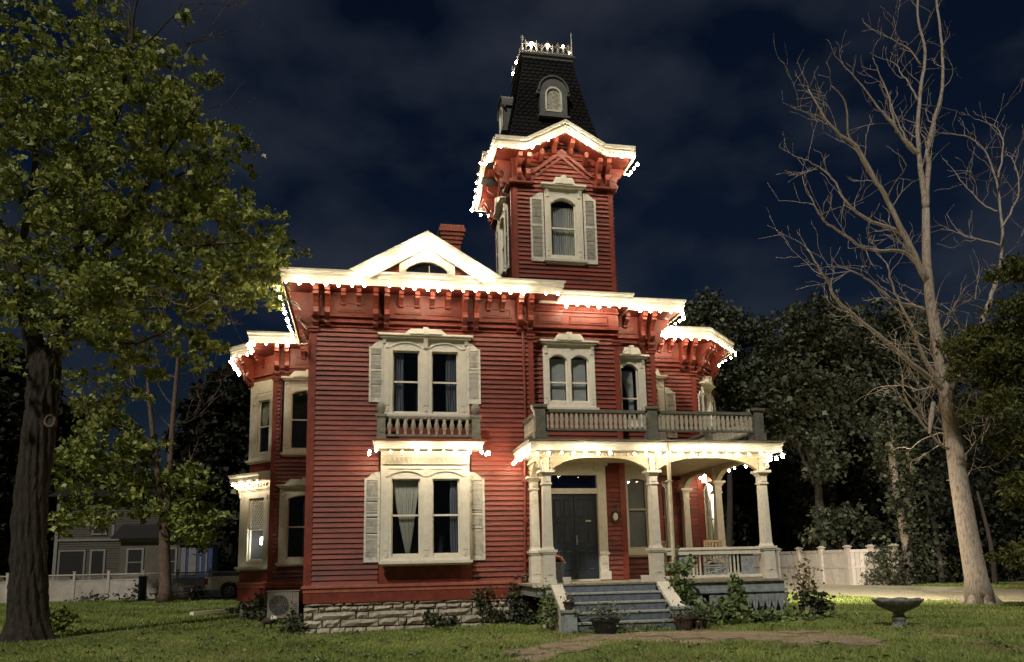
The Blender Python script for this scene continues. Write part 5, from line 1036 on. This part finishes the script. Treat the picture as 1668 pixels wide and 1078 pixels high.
# --- flared trunk
base = P3(1598, 990, YD)
trunk = [base, P3(1590, 940, YD), P3(1577, 870, YD), P3(1562, 780, YD), P3(1551, 700, YD), P3(1541, 640, YD), P3(1528, 560, YD), P3(1515, 490, YD), P3(1509, 420, YD), P3(1508, 340, YD)]
D = [Vector(p) for p in trunk]; q.tube(D, [.45, .31, .275, .25, .225, .215, .175, .15, .13, .11], 16)
for k in range(6): a_ = k*1.05+.3; q.tube([D[0]+Vector((math.cos(a_)*.22, math.sin(a_)*.22, .45)), D[0]+Vector((math.cos(a_)*.42, math.sin(a_)*.42, .12)), D[0]+Vector((math.cos(a_)*.72, math.sin(a_)*.72, -.08))], [.12, .14, .06], 7)
put('trunk', q, 'deadbark', BT, smooth=True)
LIMBS = [
 ([(1508,340),(1502,290),(1497,250),(1495,200),(1500,140),(1507,85),(1495,30),(1494,-20)], .10, .03, 0),
 ([(1508,340),(1511,290),(1511,245),(1515,225),(1522,190),(1534,145),(1534,75),(1525,0),(1520,-25)], .10, .03, .5),
 ([(1510,455),(1500,440),(1475,385),(1445,325),(1427,295),(1395,240),(1370,220),(1345,195),(1317,145)], .12, .02, -1.0),
 ([(1370,220),(1340,192),(1310,182),(1292,175)], .035, .01, -1.0),
 ([(1427,295),(1400,255),(1382,215),(1377,165),(1355,140)], .055, .015, -1.3),
 ([(1497,250),(1480,240),(1460,210),(1430,175),(1405,140),(1370,100)], .07, .012, -.6),
 ([(1460,215),(1457,200),(1445,150),(1430,115),(1422,95)], .045, .012, -.4),
 ([(1497,165),(1480,135),(1465,115),(1462,100)], .035, .01, .4),
 ([(1500,105),(1480,80),(1460,68),(1445,60)], .03, .01, .4),
 ([(1497,250),(1475,225),(1460,190),(1447,160)], .04, .012, .5),
 ([(1511,455),(1480,415),(1450,408),(1410,405),(1380,385),(1350,365),(1335,350),(1320,320)], .07, .014, -1.6),
 ([(1482,400),(1465,378),(1420,360),(1390,340),(1375,325),(1355,290),(1340,275),(1310,260)], .07, .013, -.8),
 ([(1507,505),(1480,497),(1450,485),(1420,460),(1400,447),(1380,442),(1345,447)], .055, .012, -1.4),
 ([(1538,635),(1510,612),(1486,594),(1445,557),(1400,521),(1363,488),(1350,460),(1338,443),(1315,405)], .10, .018, -1.8),
 ([(1536,630),(1514,598),(1495,560),(1486,533),(1465,492),(1452,460),(1445,430)], .08, .02, -1.0),
 ([(1545,640),(1550,628),(1567,598),(1580,572),(1592,553),(1602,520),(1608,500),(1615,480),(1630,425),(1632,370),(1625,310),(1610,255),(1580,225),(1550,218)], .13, .014, .9),
 ([(1632,370),(1650,340),(1660,300),(1652,265),(1640,250)], .04, .01, 1.2),
 ([(1625,290),(1635,235),(1625,210),(1595,195)], .035, .01, 1.0),
 ([(1563,770),(1575,741),(1590,720),(1604,708),(1612,690)], .06, .02, .5),
 ([(1545,730),(1534,725),(1514,704),(1486,667),(1473,640),(1470,610)], .055, .018, -.8),
 ([(1534,700),(1510,690),(1500,660),(1497,640)], .03, .01, -.4),
 ([(1625,345),(1600,330),(1570,300),(1552,275)], .03, .008, 1.1),
 ([(1630,400),(1600,390),(1570,385),(1552,365)], .03, .008, 1.1),
]
q = MB(); tw = MB()
for pts, r0, r1, dy in LIMBS:
    m = len(pts); W3 = [P3(u, v, YD+dy*(i/(m-1))) for i, (u, v) in enumerate(pts)]; D_, R_ = limb(q, W3, r0, r1, 7, .012)
    for i in range(3, len(D_)-1):
        if random.random() < .42:
            dd = (D_[i+1]-D_[i-1]).normalized(); s_ = Vector((random.gauss(0, 1), random.gauss(0, 1), random.gauss(.3, .8))).normalized()
            twigs(tw, D_[i], dd*.7+s_*.8, random.uniform(.5, 1.5), max(.010, R_[i]*.28), 1, .42)
    twigs(tw, D_[-1], D_[-1]-D_[-3], random.uniform(.5, .9), r1*.8, 1)
for _ in range(30):                                       # thicket of curling shoots round the middle of the trunk
    i = random.uniform(.0, 1); p_ = P3(1562-38*i, 770-290*i, YD); a_ = random.uniform(0, 6.28)
    twigs(tw, p_, (math.cos(a_), math.sin(a_), random.uniform(-.2, .8)), random.uniform(1.2, 2.8), .022, 1, .6, upb=.05)
put('limbs', q, 'deadbark', BT, smooth=True); put('twigs', tw, 'deadbark', BT, kind='stuff')
q = MB(); q.tube([P3(1520, 655, YD, -.5), P3(1517, 680, YD, -.5), P3(1514, 706, YD, -.5)], [.05, .08, .04], 7); put('broken_branch', q, 'deadbark', BT)

# big maple on the left
MT = thing('maple_tree', 'large leafy maple with a ridged leaning trunk and knot hole at the left', 'tree', (-6.36, 1.2, 0)); YM = 1.2
q = MB(); B_ = P3(45, 1046, YM)
tp = [P3(45, 1050, YM), P3(46, 1010, YM), P3(47, 950, YM), P3(48, 870, YM), P3(52, 800, YM), P3(62, 730, YM), P3(70, 660, YM), P3(73, 600, YM), P3(74, 570, YM)]
# ribbed trunk: many-sided with radial ridges
rad = [.53, .41, .355, .33, .315, .305, .32, .34, .33]; nS = 90; vs = []; fine = []; fr_ = []
for i in range(len(tp)-1):
    for k in range(12): fine.append(tp[i].lerp(tp[i+1], k/12)); fr_.append(rad[i]+(rad[i+1]-rad[i])*k/12)
fine.append(tp[-1]); fr_.append(rad[-1]); ph = [random.uniform(0, 6.28) for _ in range(8)]
for i, (c_, r_) in enumerate(zip(fine, fr_)):
    hgt = i/len(fine)
    for k in range(nS):
        a_ = 2*math.pi*k/nS; rdg = abs(math.sin(a_*13+1.2*math.sin(hgt*21+ph[0])+.8*math.sin(hgt*47+a_*2)))**.6*.035+abs(math.sin(a_*7+2*math.sin(hgt*13+ph[1])))*.03+random.uniform(-.008, .008)
        root = .22*max(0, math.cos(a_*5+.6))*max(0, 1-hgt*5.5)**2
        rr = r_*(.95+.05*math.cos(a_*3+hgt*3)+root)+rdg*(.8+.5*math.sin(hgt*31+k)); vs.append((c_.x+rr*math.cos(a_), c_.y+rr*math.sin(a_), c_.z))
q.add(vs, [(i*nS+k, i*nS+(k+1) % nS, (i+1)*nS+(k+1) % nS, (i+1)*nS+k) for i in range(len(fine)-1) for k in range(nS)])
put('trunk', q, 'bark', MT, smooth=True)
q = MB(); kc = P3(82, 686, YM, -.36); q.tube([kc+Vector((.11*math.cos(k*math.pi/7), -.02, .14*math.sin(k*math.pi/7))) for k in range(15)], .035, 6, False); kn = put('knot_ring', q, 'brownbark', MT, smooth=True); q = MB(T(*kc)); q.prism([(.10*math.cos(k*math.pi/7), .13*math.sin(k*math.pi/7)) for k in range(14)], -.012, .0); put('hollow', q, 'black', kn)
q = MB(); MLI = [
 ([(60,590),(45,520),(25,440),(0,380),(-40,300)], .25, .12, -.3), ([(82,590),(100,520),(115,460),(128,400),(150,320),(170,250)], .24, .08, .3),
 ([(115,470),(150,420),(200,370),(240,300),(265,220),(275,140)], .11, .04, -1.0), ([(128,400),(180,370),(235,330),(300,280),(350,260)], .08, .02, 1.2),
 ([(100,540),(150,500),(210,470),(260,440),(330,400),(400,395)], .09, .02, -1.5), ([(95,560),(150,540),(200,560),(260,545),(310,500)], .06, .015, -2.2),
 ([(165,260),(200,150),(215,60),(225,-20)], .07, .03, 0), ([(170,250),(150,150),(155,60),(150,-20)], .05, .02, .6), ([(240,300),(290,220),(330,160)], .05, .015, -1.2),
 ([(215,90),(270,40),(300,0)], .035, .012, 0), ([(300,75),(330,60),(345,40)], .02, .008, 0), ([(25,440),(50,330),(60,200)], .12, .04, -1.5), ([(260,420),(300,440),(355,480),(375,520)], .03, .008, -1.5), ([(300,470),(325,510),(330,540)], .02, .007, -1.8),
 ([(90,640),(120,650),(160,660),(200,640)], .03, .008, .8), ([(95,610),(130,640),(150,690)], .025, .007, -.5)]
AX = []
for pts, r0, r1, dy in MLI:
    m = len(pts); D_, R_ = limb(q, [P3(u, v, YM+dy*(i/(m-1))*1.3) for i, (u, v) in enumerate(pts)], r0, r1, 7, .015); AX += D_[4:]
tw = MB()
for p_ in AX:
    if random.random() < .35: twigs(tw, p_, (random.gauss(.3, 1), random.gauss(0, 1), random.gauss(.0, .6)), random.uniform(.6, 1.6), .02, 1, .4)
for u, v, d_ in ((345, 40, (.4, 0, .6)), (210, 60, (0, 0, 1)), (155, 40, (-.2, 0, 1)), (300, 70, (.6, .1, .1)), (365, 480, (.4, 0, -.8)), (320, 500, (.2, 0, -1)), (250, 480, (.5, 0, -.6)), (300, 10, (.8, 0, .4))): twigs(tw, P3(u, v, YM), d_, 1.3, .014, 2, .3)
put('limbs', q, 'bark', MT, smooth=True); put('twigs', tw, 'brownbark', MT, kind='stuff')
# leaf sprays inside the outline the crown has in front of the sky: (u, v, Y, radius m, count)
SPR = []
rows = [(40,-60,230,9),(90,-80,270,9),(130,20,300,10),(170,-60,300,12),(210,-60,340,13),(250,-70,345,14),(290,-60,350,14),(330,-60,370,15),(370,-60,400,16),(410,-60,440,16),(450,-60,440,15),(485,-60,400,11),(520,-60,270,8),(560,-50,90,4),(560,130,260,3)]
for v, u0, u1, n_ in rows:
    for i in range(n_):
        u = u0+(u1-u0)*(i+random.random())/n_; SPR.append((u+random.uniform(-10, 10), v+random.uniform(-24, 24), YM+random.choice([-1, 1])*random.uniform(.2, 3.0)*(1-.5*max(0, (u-250)/250)), random.uniform(.38, .68)))
SPR += [(455,395,YM+.3,.40),(475,418,YM+.2,.42),(448,440,YM-.2,.45),(430,420,YM,.5),(405,430,YM,.5),(440,370,YM+1,.4),(420,350,YM+1,.42),(395,330,YM+1,.4),(390,455,YM-.6,.4),(345,205,YM,.4),(365,190,YM,.35),(378,240,YM+.5,.35),(385,260,YM+.5,.35),(300,545,YM-1,.5),(330,560,YM-1,.4),(345,530,YM-1,.3),(260,590,YM-1,.4),(200,600,YM-1,.4),(140,620,YM-1,.4),(225,628,YM-1,.35),(320,580,YM-1,.3),(110,615,YM-.5,.35),(335,520,YM-1,.3)]
C = []
for u, v, Y, r_ in SPR:
    c_ = np.array(P3(u, v, Y)); n_ = int((330 if u > 160 else 200)*(r_/.55)**2)
    for _ in range(6):
        o_ = RNG.normal(0, 1, 3)*[r_*.85, r_*.85, r_*.6]; k = n_//6; C.append(c_+o_*1.12+RNG.normal(0, 1, (k, 3))*[r_*.22, r_*.22, r_*.13])
C = np.concatenate(C); leaves('crown', C, .135, 'maple', MT, droop=.55)
print('maple leaves', len(C))

# slender tree behind, with its low crown
ST = thing('slender_tree', 'slender forked tree in front of the left fence with a low leafy crown', 'tree', (-7.65, 20, 0)); YS = 20
q = MB(); q.tube([P3(270, 980, YS), P3(269, 960, YS), P3(268, 900, YS), P3(268, 850, YS), P3(268, 825, YS)], [.42, .27, .25, .24, .24], 10)
limb(q, [P3(266, 850, YS), P3(258, 780, YS), P3(248, 700, YS), P3(242, 640, YS), P3(240, 600, YS)], .17, .07); limb(q, [P3(270, 850, YS), P3(275, 780, YS), P3(281, 690, YS), P3(287, 620, YS), P3(292, 560, YS)], .18, .08)
limb(q, [P3(262, 840, YS), P3(250, 820, YS), P3(240, 800, YS)], .06, .03); put('trunk', q, 'brownbark', ST, smooth=True)
tw = MB()
for u, v, d_ in ((282,660,(-.8,0,.5)),(285,640,(.8,0,.4)),(283,700,(-.6,0,.6)),(287,615,(-.6,0,.3)),(288,610,(.8,0,.2)),(280,700,(1,0,.5)),(276,770,(1,0,.3)),(252,720,(-.8,0,.3)),(246,660,(-.8,0,.6)),(300,690,(.9,0,.4)),(315,680,(.6,0,.7))): twigs(tw, P3(u, v, YS), d_, 2.0, .04, 2, .3)
put('twigs', tw, 'brownbark', ST, kind='stuff')
C = []
for u, v, r_, n_ in [(300,770,.8,9),(320,800,.8,9),(330,840,.8,9),(310,870,.6,7),(290,830,.7,8),(330,870,.5,6),(345,850,.4,4),(240,790,.6,6),(215,760,.9,10),(180,740,1.,12),(140,730,.9,10),(120,780,.9,9),(160,790,.9,10),(200,810,.8,8),(130,830,.7,7),(110,850,.4,4),(160,690,.8,8),(190,680,.6,6),(230,740,.7,7),(220,710,.6,6),(150,660,.5,5),(100,750,.7,7),(170,845,.4,4),(245,830,.5,4)]:
    for _ in range(n_): c_ = np.array(P3(u, v, YS))+RNG.normal(0, 1, 3)*[r_*.6, r_*1.0, r_*.5]; C.append(c_+RNG.normal(0, 1, (34, 3))*[.28, .3, .16])
leaves('crown', np.concatenate(C), .26, 'maple', ST, droop=.5)

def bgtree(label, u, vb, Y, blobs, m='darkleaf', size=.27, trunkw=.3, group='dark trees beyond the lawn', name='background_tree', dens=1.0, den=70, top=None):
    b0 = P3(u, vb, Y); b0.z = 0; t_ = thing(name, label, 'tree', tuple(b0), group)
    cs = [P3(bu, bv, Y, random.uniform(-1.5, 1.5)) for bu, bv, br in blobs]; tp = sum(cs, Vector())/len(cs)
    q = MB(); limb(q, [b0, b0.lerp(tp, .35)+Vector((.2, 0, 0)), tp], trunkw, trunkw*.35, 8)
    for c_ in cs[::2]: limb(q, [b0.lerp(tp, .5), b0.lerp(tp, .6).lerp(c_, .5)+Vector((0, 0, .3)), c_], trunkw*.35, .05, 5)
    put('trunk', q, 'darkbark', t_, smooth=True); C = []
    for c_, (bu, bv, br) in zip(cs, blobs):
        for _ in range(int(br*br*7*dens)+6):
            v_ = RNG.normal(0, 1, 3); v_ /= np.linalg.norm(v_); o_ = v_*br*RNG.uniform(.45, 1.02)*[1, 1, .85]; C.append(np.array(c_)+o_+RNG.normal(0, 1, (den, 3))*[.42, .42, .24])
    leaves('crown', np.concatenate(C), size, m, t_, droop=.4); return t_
bgtree('dark tree crown right behind the far bay eave', 1180, 900, 26, [(1150,520,2.0),(1190,560,2.4),(1220,610,2.2),(1170,600,2.2),(1230,680,1.8),(1200,660,2.2),(1140,560,1.6)])
bgtree('broad dim tree with drooping boughs right of the porch roof', 1330, 900, 22, [(1290,560,2.2),(1330,540,2.2),(1370,560,2.2),(1300,620,2.4),(1350,640,2.4),(1400,600,2.0),(1270,600,1.8),(1290,690,1.6),(1340,710,1.3),(1255,640,1.4),(1390,670,1.6),(1350,760,.9),(1262,700,1.2)], trunkw=.4)
bgtree('dark tall tree behind the bare tree', 1470, 900, 27, [(1440,540,2.4),(1480,560,2.6),(1520,600,2.6),(1460,640,2.6),(1410,650,2.2),(1500,700,2.4),(1440,740,2.0),(1550,680,2.2),(1540,770,2.2)], trunkw=.5)
bgtree('dark low tree overhanging the white fence', 1370, 930, 20, [(1350,850,.9),(1390,850,1.0),(1420,870,.8),(1340,875,.5),(1370,875,.6)], den=30, size=.3)
bgtree('black thicket tree at the right edge of the driveway', 1620, 940, 20, [(1600,850,2.0),(1640,800,2.2),(1670,860,2.2),(1650,720,2.2),(1690,760,2.0),(1560,880,1.4),(1620,900,1.4),(1690,920,1.4)], trunkw=.35, m='shadeleaf')
bgtree('dark tree behind the left wing of the house', 370, 940, 44, [(370,700,3.2),(340,720,3.0),(390,650,2.8),(350,660,2.4),(400,740,3),(330,790,2.6),(380,800,3.2),(400,860,3.2),(320,860,2.2)], size=.45, m='shadeleaf')
bgtree('black tree at the far left edge behind the maple', 20, 940, 40, [(20,700,3.5),(-20,640,4),(60,760,3),(0,820,4),(70,860,2.5),(-30,900,3),(90,700,2.2)], size=.45, m='shadeleaf')
bgtree('dark trees low behind the white fence', 1340, 930, 34, [(1180,860,3),(1230,880,3),(1280,850,3),(1330,820,3),(1390,820,3),(1440,850,3),(1240,800,3),(1300,770,3),(1500,860,3),(1380,760,3),(1480,780,3.2),(1190,780,2.5)], size=.45, m='shadeleaf')
bgtree('dark tree filling the gap left of the slender tree', 200, 940, 46, [(110,880,3),(160,900,2.6),(40,900,3),(60,820,3),(300,820,3),(330,880,2.6),(380,900,3)], size=.5, m='shadeleaf')
# trunk wrapped in ivy
VT = thing('ivy_clad_tree', 'leaning grey trunk wrapped in ivy between the fence and the bare tree', 'tree', tuple(at(1480, 955, 'Z', 0)), None); YV = at(1480, 955, 'Z', 0).y
q = MB(); limb(q, [P3(1482, 957, YV), P3(1478, 900, YV), P3(1468, 840, YV), P3(1455, 760, YV), P3(1450, 680, YV)], .27, .16, 10); put('trunk', q, 'deadbark', VT, smooth=True)
C = [np.array(P3(u, v, YV-.2))+RNG.normal(0, 1, (n_, 3))*[s_, s_, s_*1.2] for u, v, s_, n_ in ((1468,770,.5,420),(1455,720,.6,420),(1490,840,.35,300),(1500,890,.4,420),(1497,930,.4,420),(1460,820,.35,260),(1478,860,.25,160),(1440,690,.6,300),(1510,920,.5,400))]
leaves('ivy', np.concatenate(C), .22, 'darkleaf', VT, droop=.6)
# dense ivy bank along the driveway
IV = thing('ivy_hedge', 'tall dark ivy covered bank behind the bare tree trunk', 'hedge', tuple(at(1560, 955, 'Z', 0)), None); yy = at(1560, 955, 'Z', 0).y+1.0
C = []
for _ in range(150): u, v = random.uniform(1500, 1690), random.uniform(690, 955); C.append(np.array(P3(u, v, yy, random.uniform(-.8, 1.5)))+RNG.normal(0, 1, (60, 3))*[.5, .4, .35])
leaves('foliage', np.concatenate(C), .24, 'shadeleaf', IV, droop=.6)
q = MB(); 
for u in (1520, 1560, 1610, 1650): a_ = at(u, 956, 'Z', 0); limb(q, [a_+Vector((0, 1, 0)), a_+Vector((.2, 1.2, 2)), a_+Vector((0, 1.4, 4.5))], .14, .06)
put('stems', q, 'darkbark', IV)
VF = thing('fence_ivy', 'ivy spilling over the right end of the white panel fence', 'ivy', tuple(fpt[-1])); C = []
for u, v, n_ in ((1425,905,150),(1430,940,150),(1440,915,260),(1450,940,260),(1458,905,200),(1462,950,260),(1445,895,120),(1412,950,60),(1470,935,200)): p_ = fpt[-2].lerp(fpt[-1], min(1, max(0, (u-1424)/39))); C.append(np.array(at(u, v, 'Y', p_.y-.25))+RNG.normal(0, 1, (n_, 3))*[.22, .15, .25])
leaves('leaves', np.concatenate(C), .16, 'darkleaf', VF)
# conifer boughs at the right edge
CT = thing('fir_tree', 'fir boughs hanging in from the right edge in front of the bare tree', 'tree', (21.5, -1.5, 0)); YC = -1.0
q = MB(); limb(q, [Vector((22.9, YC, 0)), Vector((22.9, YC, 6)), Vector((22.9, YC, 15.5))], .3, .1, 10)
CC = []
for u0, v0, u1, v1 in ((1760,430,1625,440),(1760,470,1640,500),(1760,520,1548,560),(1760,560,1560,600),(1770,600,1590,620),(1770,640,1600,650),(1780,690,1625,720),(1780,760,1640,790),(1780,830,1650,800),(1790,880,1645,900),(1770,560,1600,570),(1770,540,1570,545)):
    a_, b_ = P3(u0, v0, YC, random.uniform(-.5, .5)), P3(u1, v1, YC, random.uniform(-1, 1)); limb(q, [a_, a_.lerp(b_, .5)+Vector((0, 0, .12)), b_], .05, .012, 5)
    for k in range(60):
        t = k/59; p_ = np.array(a_.lerp(b_, t)); sp_ = .50*(1-t)+.20; CC.append(p_+RNG.normal(0, 1, 3)*[.1, .3, .16]+RNG.normal(0, 1, (50, 3))*[sp_*.45, sp_*.6, sp_*.42]+[0, 0, -.22*sp_])
for _ in range(420):
    zz = random.uniform(2.5, 15.5); rr_ = (16.5-zz)*.16+.25; a_ = random.uniform(0, 6.283); t_r = rr_*math.sqrt(random.random()); CC.append(np.array((22.9+t_r*math.cos(a_), YC+t_r*math.sin(a_), zz-.25*t_r))+RNG.normal(0, 1, (45, 3))*[.30, .30, .16])
put('trunk', q, 'darkbark', CT, smooth=True); leaves('needles', np.concatenate(CC), .17, 'fir', CT, shape='long', droop=.7)

# garden plants
def clump(name, label, cat, items, m, size, shape='oval', part='leaves', droop=.3, stems=None, up=0):
    u, v, Y = items[0][:3]; b0 = P3(u, v, Y); b0.z = 0; t_ = thing(name, label, cat, tuple(b0)); C = [np.array(P3(u, v, Y))+RNG.normal(0, 1, (n_, 3))*[s_, s_*.7, s_*z_] for u, v, Y, s_, z_, n_ in items]
    leaves(part, np.concatenate(C), size, m, t_, droop=droop, shape=shape, up=up)
    if stems:
        q = MB()
        for u, v, Y, h in stems: a_ = P3(u, v, Y); a_.z = 0; q.tube([a_, a_+Vector((random.uniform(-.08, .08), 0, h*.5)), a_+Vector((random.uniform(-.2, .2), 0, h))], .010, 4)
        put('stems', q, 'wood', t_)
    return t_
clump('hosta', 'bushy hosta with broad pale green leaves in front of the porch skirt', 'plant', [(1150,1000,-2.5,.28,.5,260),(1180,1002,-2.5,.28,.5,240),(1130,1005,-2.6,.22,.5,150),(1205,1008,-2.5,.22,.5,140),(1165,1018,-2.7,.33,.3,200),(1190,985,-2.3,.15,.5,60)], 'hosta', .19, shape='oval', up=1.2, droop=.5)
clump('climbing_plant', 'leafy climber growing up the porch railing beside the white downpipe', 'plant', [(1112,940,-2.2,.12,1.6,160),(1105,965,-2.2,.13,1.2,150),(1120,985,-2.3,.13,1.0,120),(1098,925,-2.2,.08,1.6,60),(1125,915,-2.2,.08,1,40)], 'hosta', .12, stems=[(1110,990,-2.2,1.2),(1118,990,-2.25,1.0)])
clump('climbing_plant', 'smaller leafy climber against the middle of the porch skirt', 'plant', [(1198,950,-2.15,.07,1.8,110),(1200,970,-2.2,.10,1.4,130),(1196,985,-2.2,.12,1.0,120)], 'hosta', .11, stems=[(1198,1000,-2.2,1.0)])
clump('ground_plants', 'low leafy plants at the right corner of the porch', 'plant', [(1235,1008,-2.4,.28,.35,260),(1265,1010,-2.4,.28,.35,240),(1290,1008,-2.2,.28,.4,200),(1310,1013,-2.2,.3,.3,160),(1345,1012,-2.0,.3,.3,170),(1372,1015,-2,.2,.3,70)], 'hosta', .13, up=.8)
clump('rose_bush', 'tall dry rose bush right of the porch with reddish leaves', 'bush', [(1312,935,-1.6,.16,1.2,90),(1303,950,-1.6,.16,1.0,70),(1320,960,-1.6,.16,1.2,100)], 'dryleaf', .10, stems=[(1312,1000,-1.6,1.45),(1322,1000,-1.6,1.2),(1300,1000,-1.6,1.3),(1330,1000,-1.6,1.1),(1318,1000,-1.6,1.0)])
clump('dark_bush', 'rounded dark green bush under the rose stems', 'bush', [(1325,985,-1.5,.22,.8,300),(1318,975,-1.5,.2,.6,160),(1335,992,-1.5,.16,.7,120)], 'darkleaf', .12)
clump('foundation_vine', 'dark vine climbing the stone foundation at the right corner of the front block', 'vine', [(850,985,-.15,.18,1.1,420),(862,1000,-.2,.14,1.0,300),(838,965,-.15,.12,1,110),(868,1010,-.4,.14,.7,220),(845,1005,-.2,.16,.8,260),(855,950,-.12,.08,1.2,60)], 'darkleaf', .10)
clump('foundation_vine', 'sparse vine on the stones below the double window', 'vine', [(790,985,-.12,.10,1.0,130),(800,1000,-.14,.12,.7,140),(778,968,-.10,.08,.9,50),(815,1000,-.14,.08,.8,60),(795,962,-.1,.08,.6,40)], 'darkleaf', .09, stems=[(788,1005,-.12,.8),(800,1005,-.12,.7)])
clump('foundation_vine', 'low weeds at the stones under the left end of the double window', 'weeds', [(715,1008,-.15,.12,.6,110),(735,1010,-.15,.10,.4,60),(700,1003,-.12,.08,.8,50)], 'darkleaf', .10)
clump('pier_vine', 'vine with pale leaves wound over the pier left of the steps', 'vine', [(893,975,-2.1,.10,1.6,200),(898,1000,-2.3,.12,1.1,220),(885,1010,-2.3,.12,.9,120)], 'hosta', .08)
clump('corner_weeds', 'tall weeds at the left corner of the stone foundation', 'weeds', [(484,1010,.3,.10,1.1,120),(485,1022,.1,.14,.5,130),(474,1008,.6,.08,.9,40)], 'darkleaf', .13, stems=[(480,1020,.4,.9),(474,1020,.5,1.0)])
clump('bay_weeds', 'overgrown weeds under the left bay window', 'weeds', [(405,992,6.4,.25,.5,200),(428,985,5.2,.18,1.1,220),(418,990,5.8,.2,.7,140),(440,1003,3.9,.2,.4,110)], 'darkleaf', .13)
clump('small_bush', 'rounded light green bush beside the base of the maple', 'bush', [(92,1003,3.2,.20,.6,420),(85,1020,3.1,.18,.6,300),(105,1010,3.2,.14,.6,140),(95,1035,3.0,.14,.5,160)], 'maple', .12)
clump('fence_weeds', 'weeds and low bushes growing along the pale left fence', 'weeds', [(135,976,25.4,.3,.4,90),(165,974,25.4,.2,.7,60),(205,974,25.4,.3,.5,80),(222,962,25.5,.14,1.6,60),(150,972,25.5,.2,.9,40),(328,968,23.6,.16,1.3,90)], 'darkleaf', .15)
clump('step_weeds', 'pale weeds growing along the bottom step', 'weeds', [(985,1026,-3.5,.18,.25,90),(1030,1024,-3.5,.2,.3,110),(1065,1022,-3.5,.16,.3,90),(1010,1030,-3.6,.2,.2,60)], 'hosta', .07)
# lawn grass
def grass_pts(n, u0, u1, v0, v1):
    u = RNG.uniform(u0, u1, n); v = v0+(v1-v0)*RNG.uniform(0, 1, n)
    return u, v
tone = []; C = []
def cover(n, x0, x1, y0, y1):
    x = RNG.uniform(x0, x1, n); y = RNG.uniform(y0, y1, n)
    k = np.sin(x*.9+1.3*np.sin(y*.7))*np.cos(y*1.1+.8*np.sin(x*.6))+.5*np.sin(x*2.7+y*1.9)
    keep = ~((x > -.3) & (x < 5.75) & (y > -.02) & (y < 5.5)) & ~((x > 5.1) & (x < 11.4) & (y > -2.0) & (y < 3.5)) & ~((x > 5.4) & (x < 8.4) & (y > -3.2) & (y < 0))
    bare = (x > 3.5) & (np.abs(y+3.9+.42*(x-5.8)*.8) < 1.1) 
    keep &= ~(bare & (k > -.9) & (RNG.uniform(0, 1, n) < .80))
    dp = [(q.x, q.y) for q in pt]; ins = np.zeros(n, bool)
    for (xa, ya), (xb, yb) in zip(dp, dp[1:]+dp[:1]): ins ^= ((ya > y) != (yb > y)) & (x < (xb-xa)*(y-ya)/(yb-ya+1e-9)+xa)
    keep &= ~(ins & (RNG.uniform(0, 1, n) < .985))
    dp = [(q.x, q.y) for q in pp]; ins = np.zeros(n, bool)
    for (xa, ya), (xb, yb) in zip(dp, dp[1:]+dp[:1]): ins ^= ((ya > y) != (yb > y)) & (x < (xb-xa)*(y-ya)/(yb-ya+1e-9)+xa)
    keep &= ~(ins & (RNG.uniform(0, 1, n) < .74+.2*np.sin(x*2.3+y*3)))
    keep &= ~((k > .55) & (RNG.uniform(0, 1, n) < .75) & (x > 6)) 
    x, y, k = x[keep], y[keep], k[keep]; return x, y, np.clip(.55-.22*k, 0, 1)
def blades(name, n, x0, x1, y0, y1, h, w):
    x, y, t = cover(n, x0, x1, y0, y1); m = len(x); a = RNG.uniform(0, 2*np.pi, m); hh = h*RNG.uniform(.5, 1.5, m); ww = w*RNG.uniform(.6, 1.3, m)
    z = np.clip(x/6, 0, 1)*.10-.005; lean = RNG.normal(0, .45, (m, 2))*hh[:, None]
    V = np.empty((m, 3, 3)); V[:, 0] = np.stack([x-ww*np.cos(a), y-ww*np.sin(a), z], 1); V[:, 1] = np.stack([x+ww*np.cos(a), y+ww*np.sin(a), z], 1); V[:, 2] = np.stack([x+lean[:, 0], y+lean[:, 1], z+hh], 1)
    me = bpy.data.meshes.new(name); me.vertices.add(m*3); me.vertices.foreach_set('co', V.reshape(-1)); me.loops.add(m*3); me.polygons.add(m); me.loops.foreach_set('vertex_index', np.arange(m*3, dtype=np.int32)); me.polygons.foreach_set('loop_start', np.arange(m, dtype=np.int32)*3); me.update(calc_edges=True)
    at_ = me.attributes.new('tone', 'FLOAT', 'POINT'); at_.data.foreach_set('value', np.repeat(np.clip(t+RNG.normal(0, .2, m), 0, 1), 3).astype(np.float32))
    o = link(name, me, 'grass'); tag(o, 'short uneven lawn grass around the house', 'grass', kind='stuff'); return o
gb = blades('grass', 330000, -9, 15, -10, 3, .055, .011)
blades('grass', 260000, -20, 30, 3, 26, .075, .022); blades('grass', 90000, 12, 30, -9, 6, .06, .02)


fx_, fy_, ft_ = cover(1500, -9, 14, -9.5, 5); fp = np.stack([fx_, fy_, np.clip(fx_/6, 0, 1)*.10+.05+RNG.uniform(0, .02, len(fx_))], 1)
tag(leaves('fallen_leaves', fp, .075, 'dryleaf', None, droop=0, up=2.5, kind='stuff'), 'scattered dry fallen leaves on the lawn', 'leaves')
wx, wy, wt = cover(700, -9, 14, -9.5, 4); wp = np.repeat(np.stack([wx, wy, np.clip(wx/6, 0, 1)*.10+.05], 1), 14, 0)+RNG.normal(0, 1, (len(wx)*14, 3))*[.07, .07, .018]
tag(leaves('lawn_weeds', wp, .06, 'hosta', None, droop=.1, up=1, kind='stuff', tone=RNG.uniform(0, .6, len(wp))), 'broad leaved weeds growing in the lawn', 'weeds')
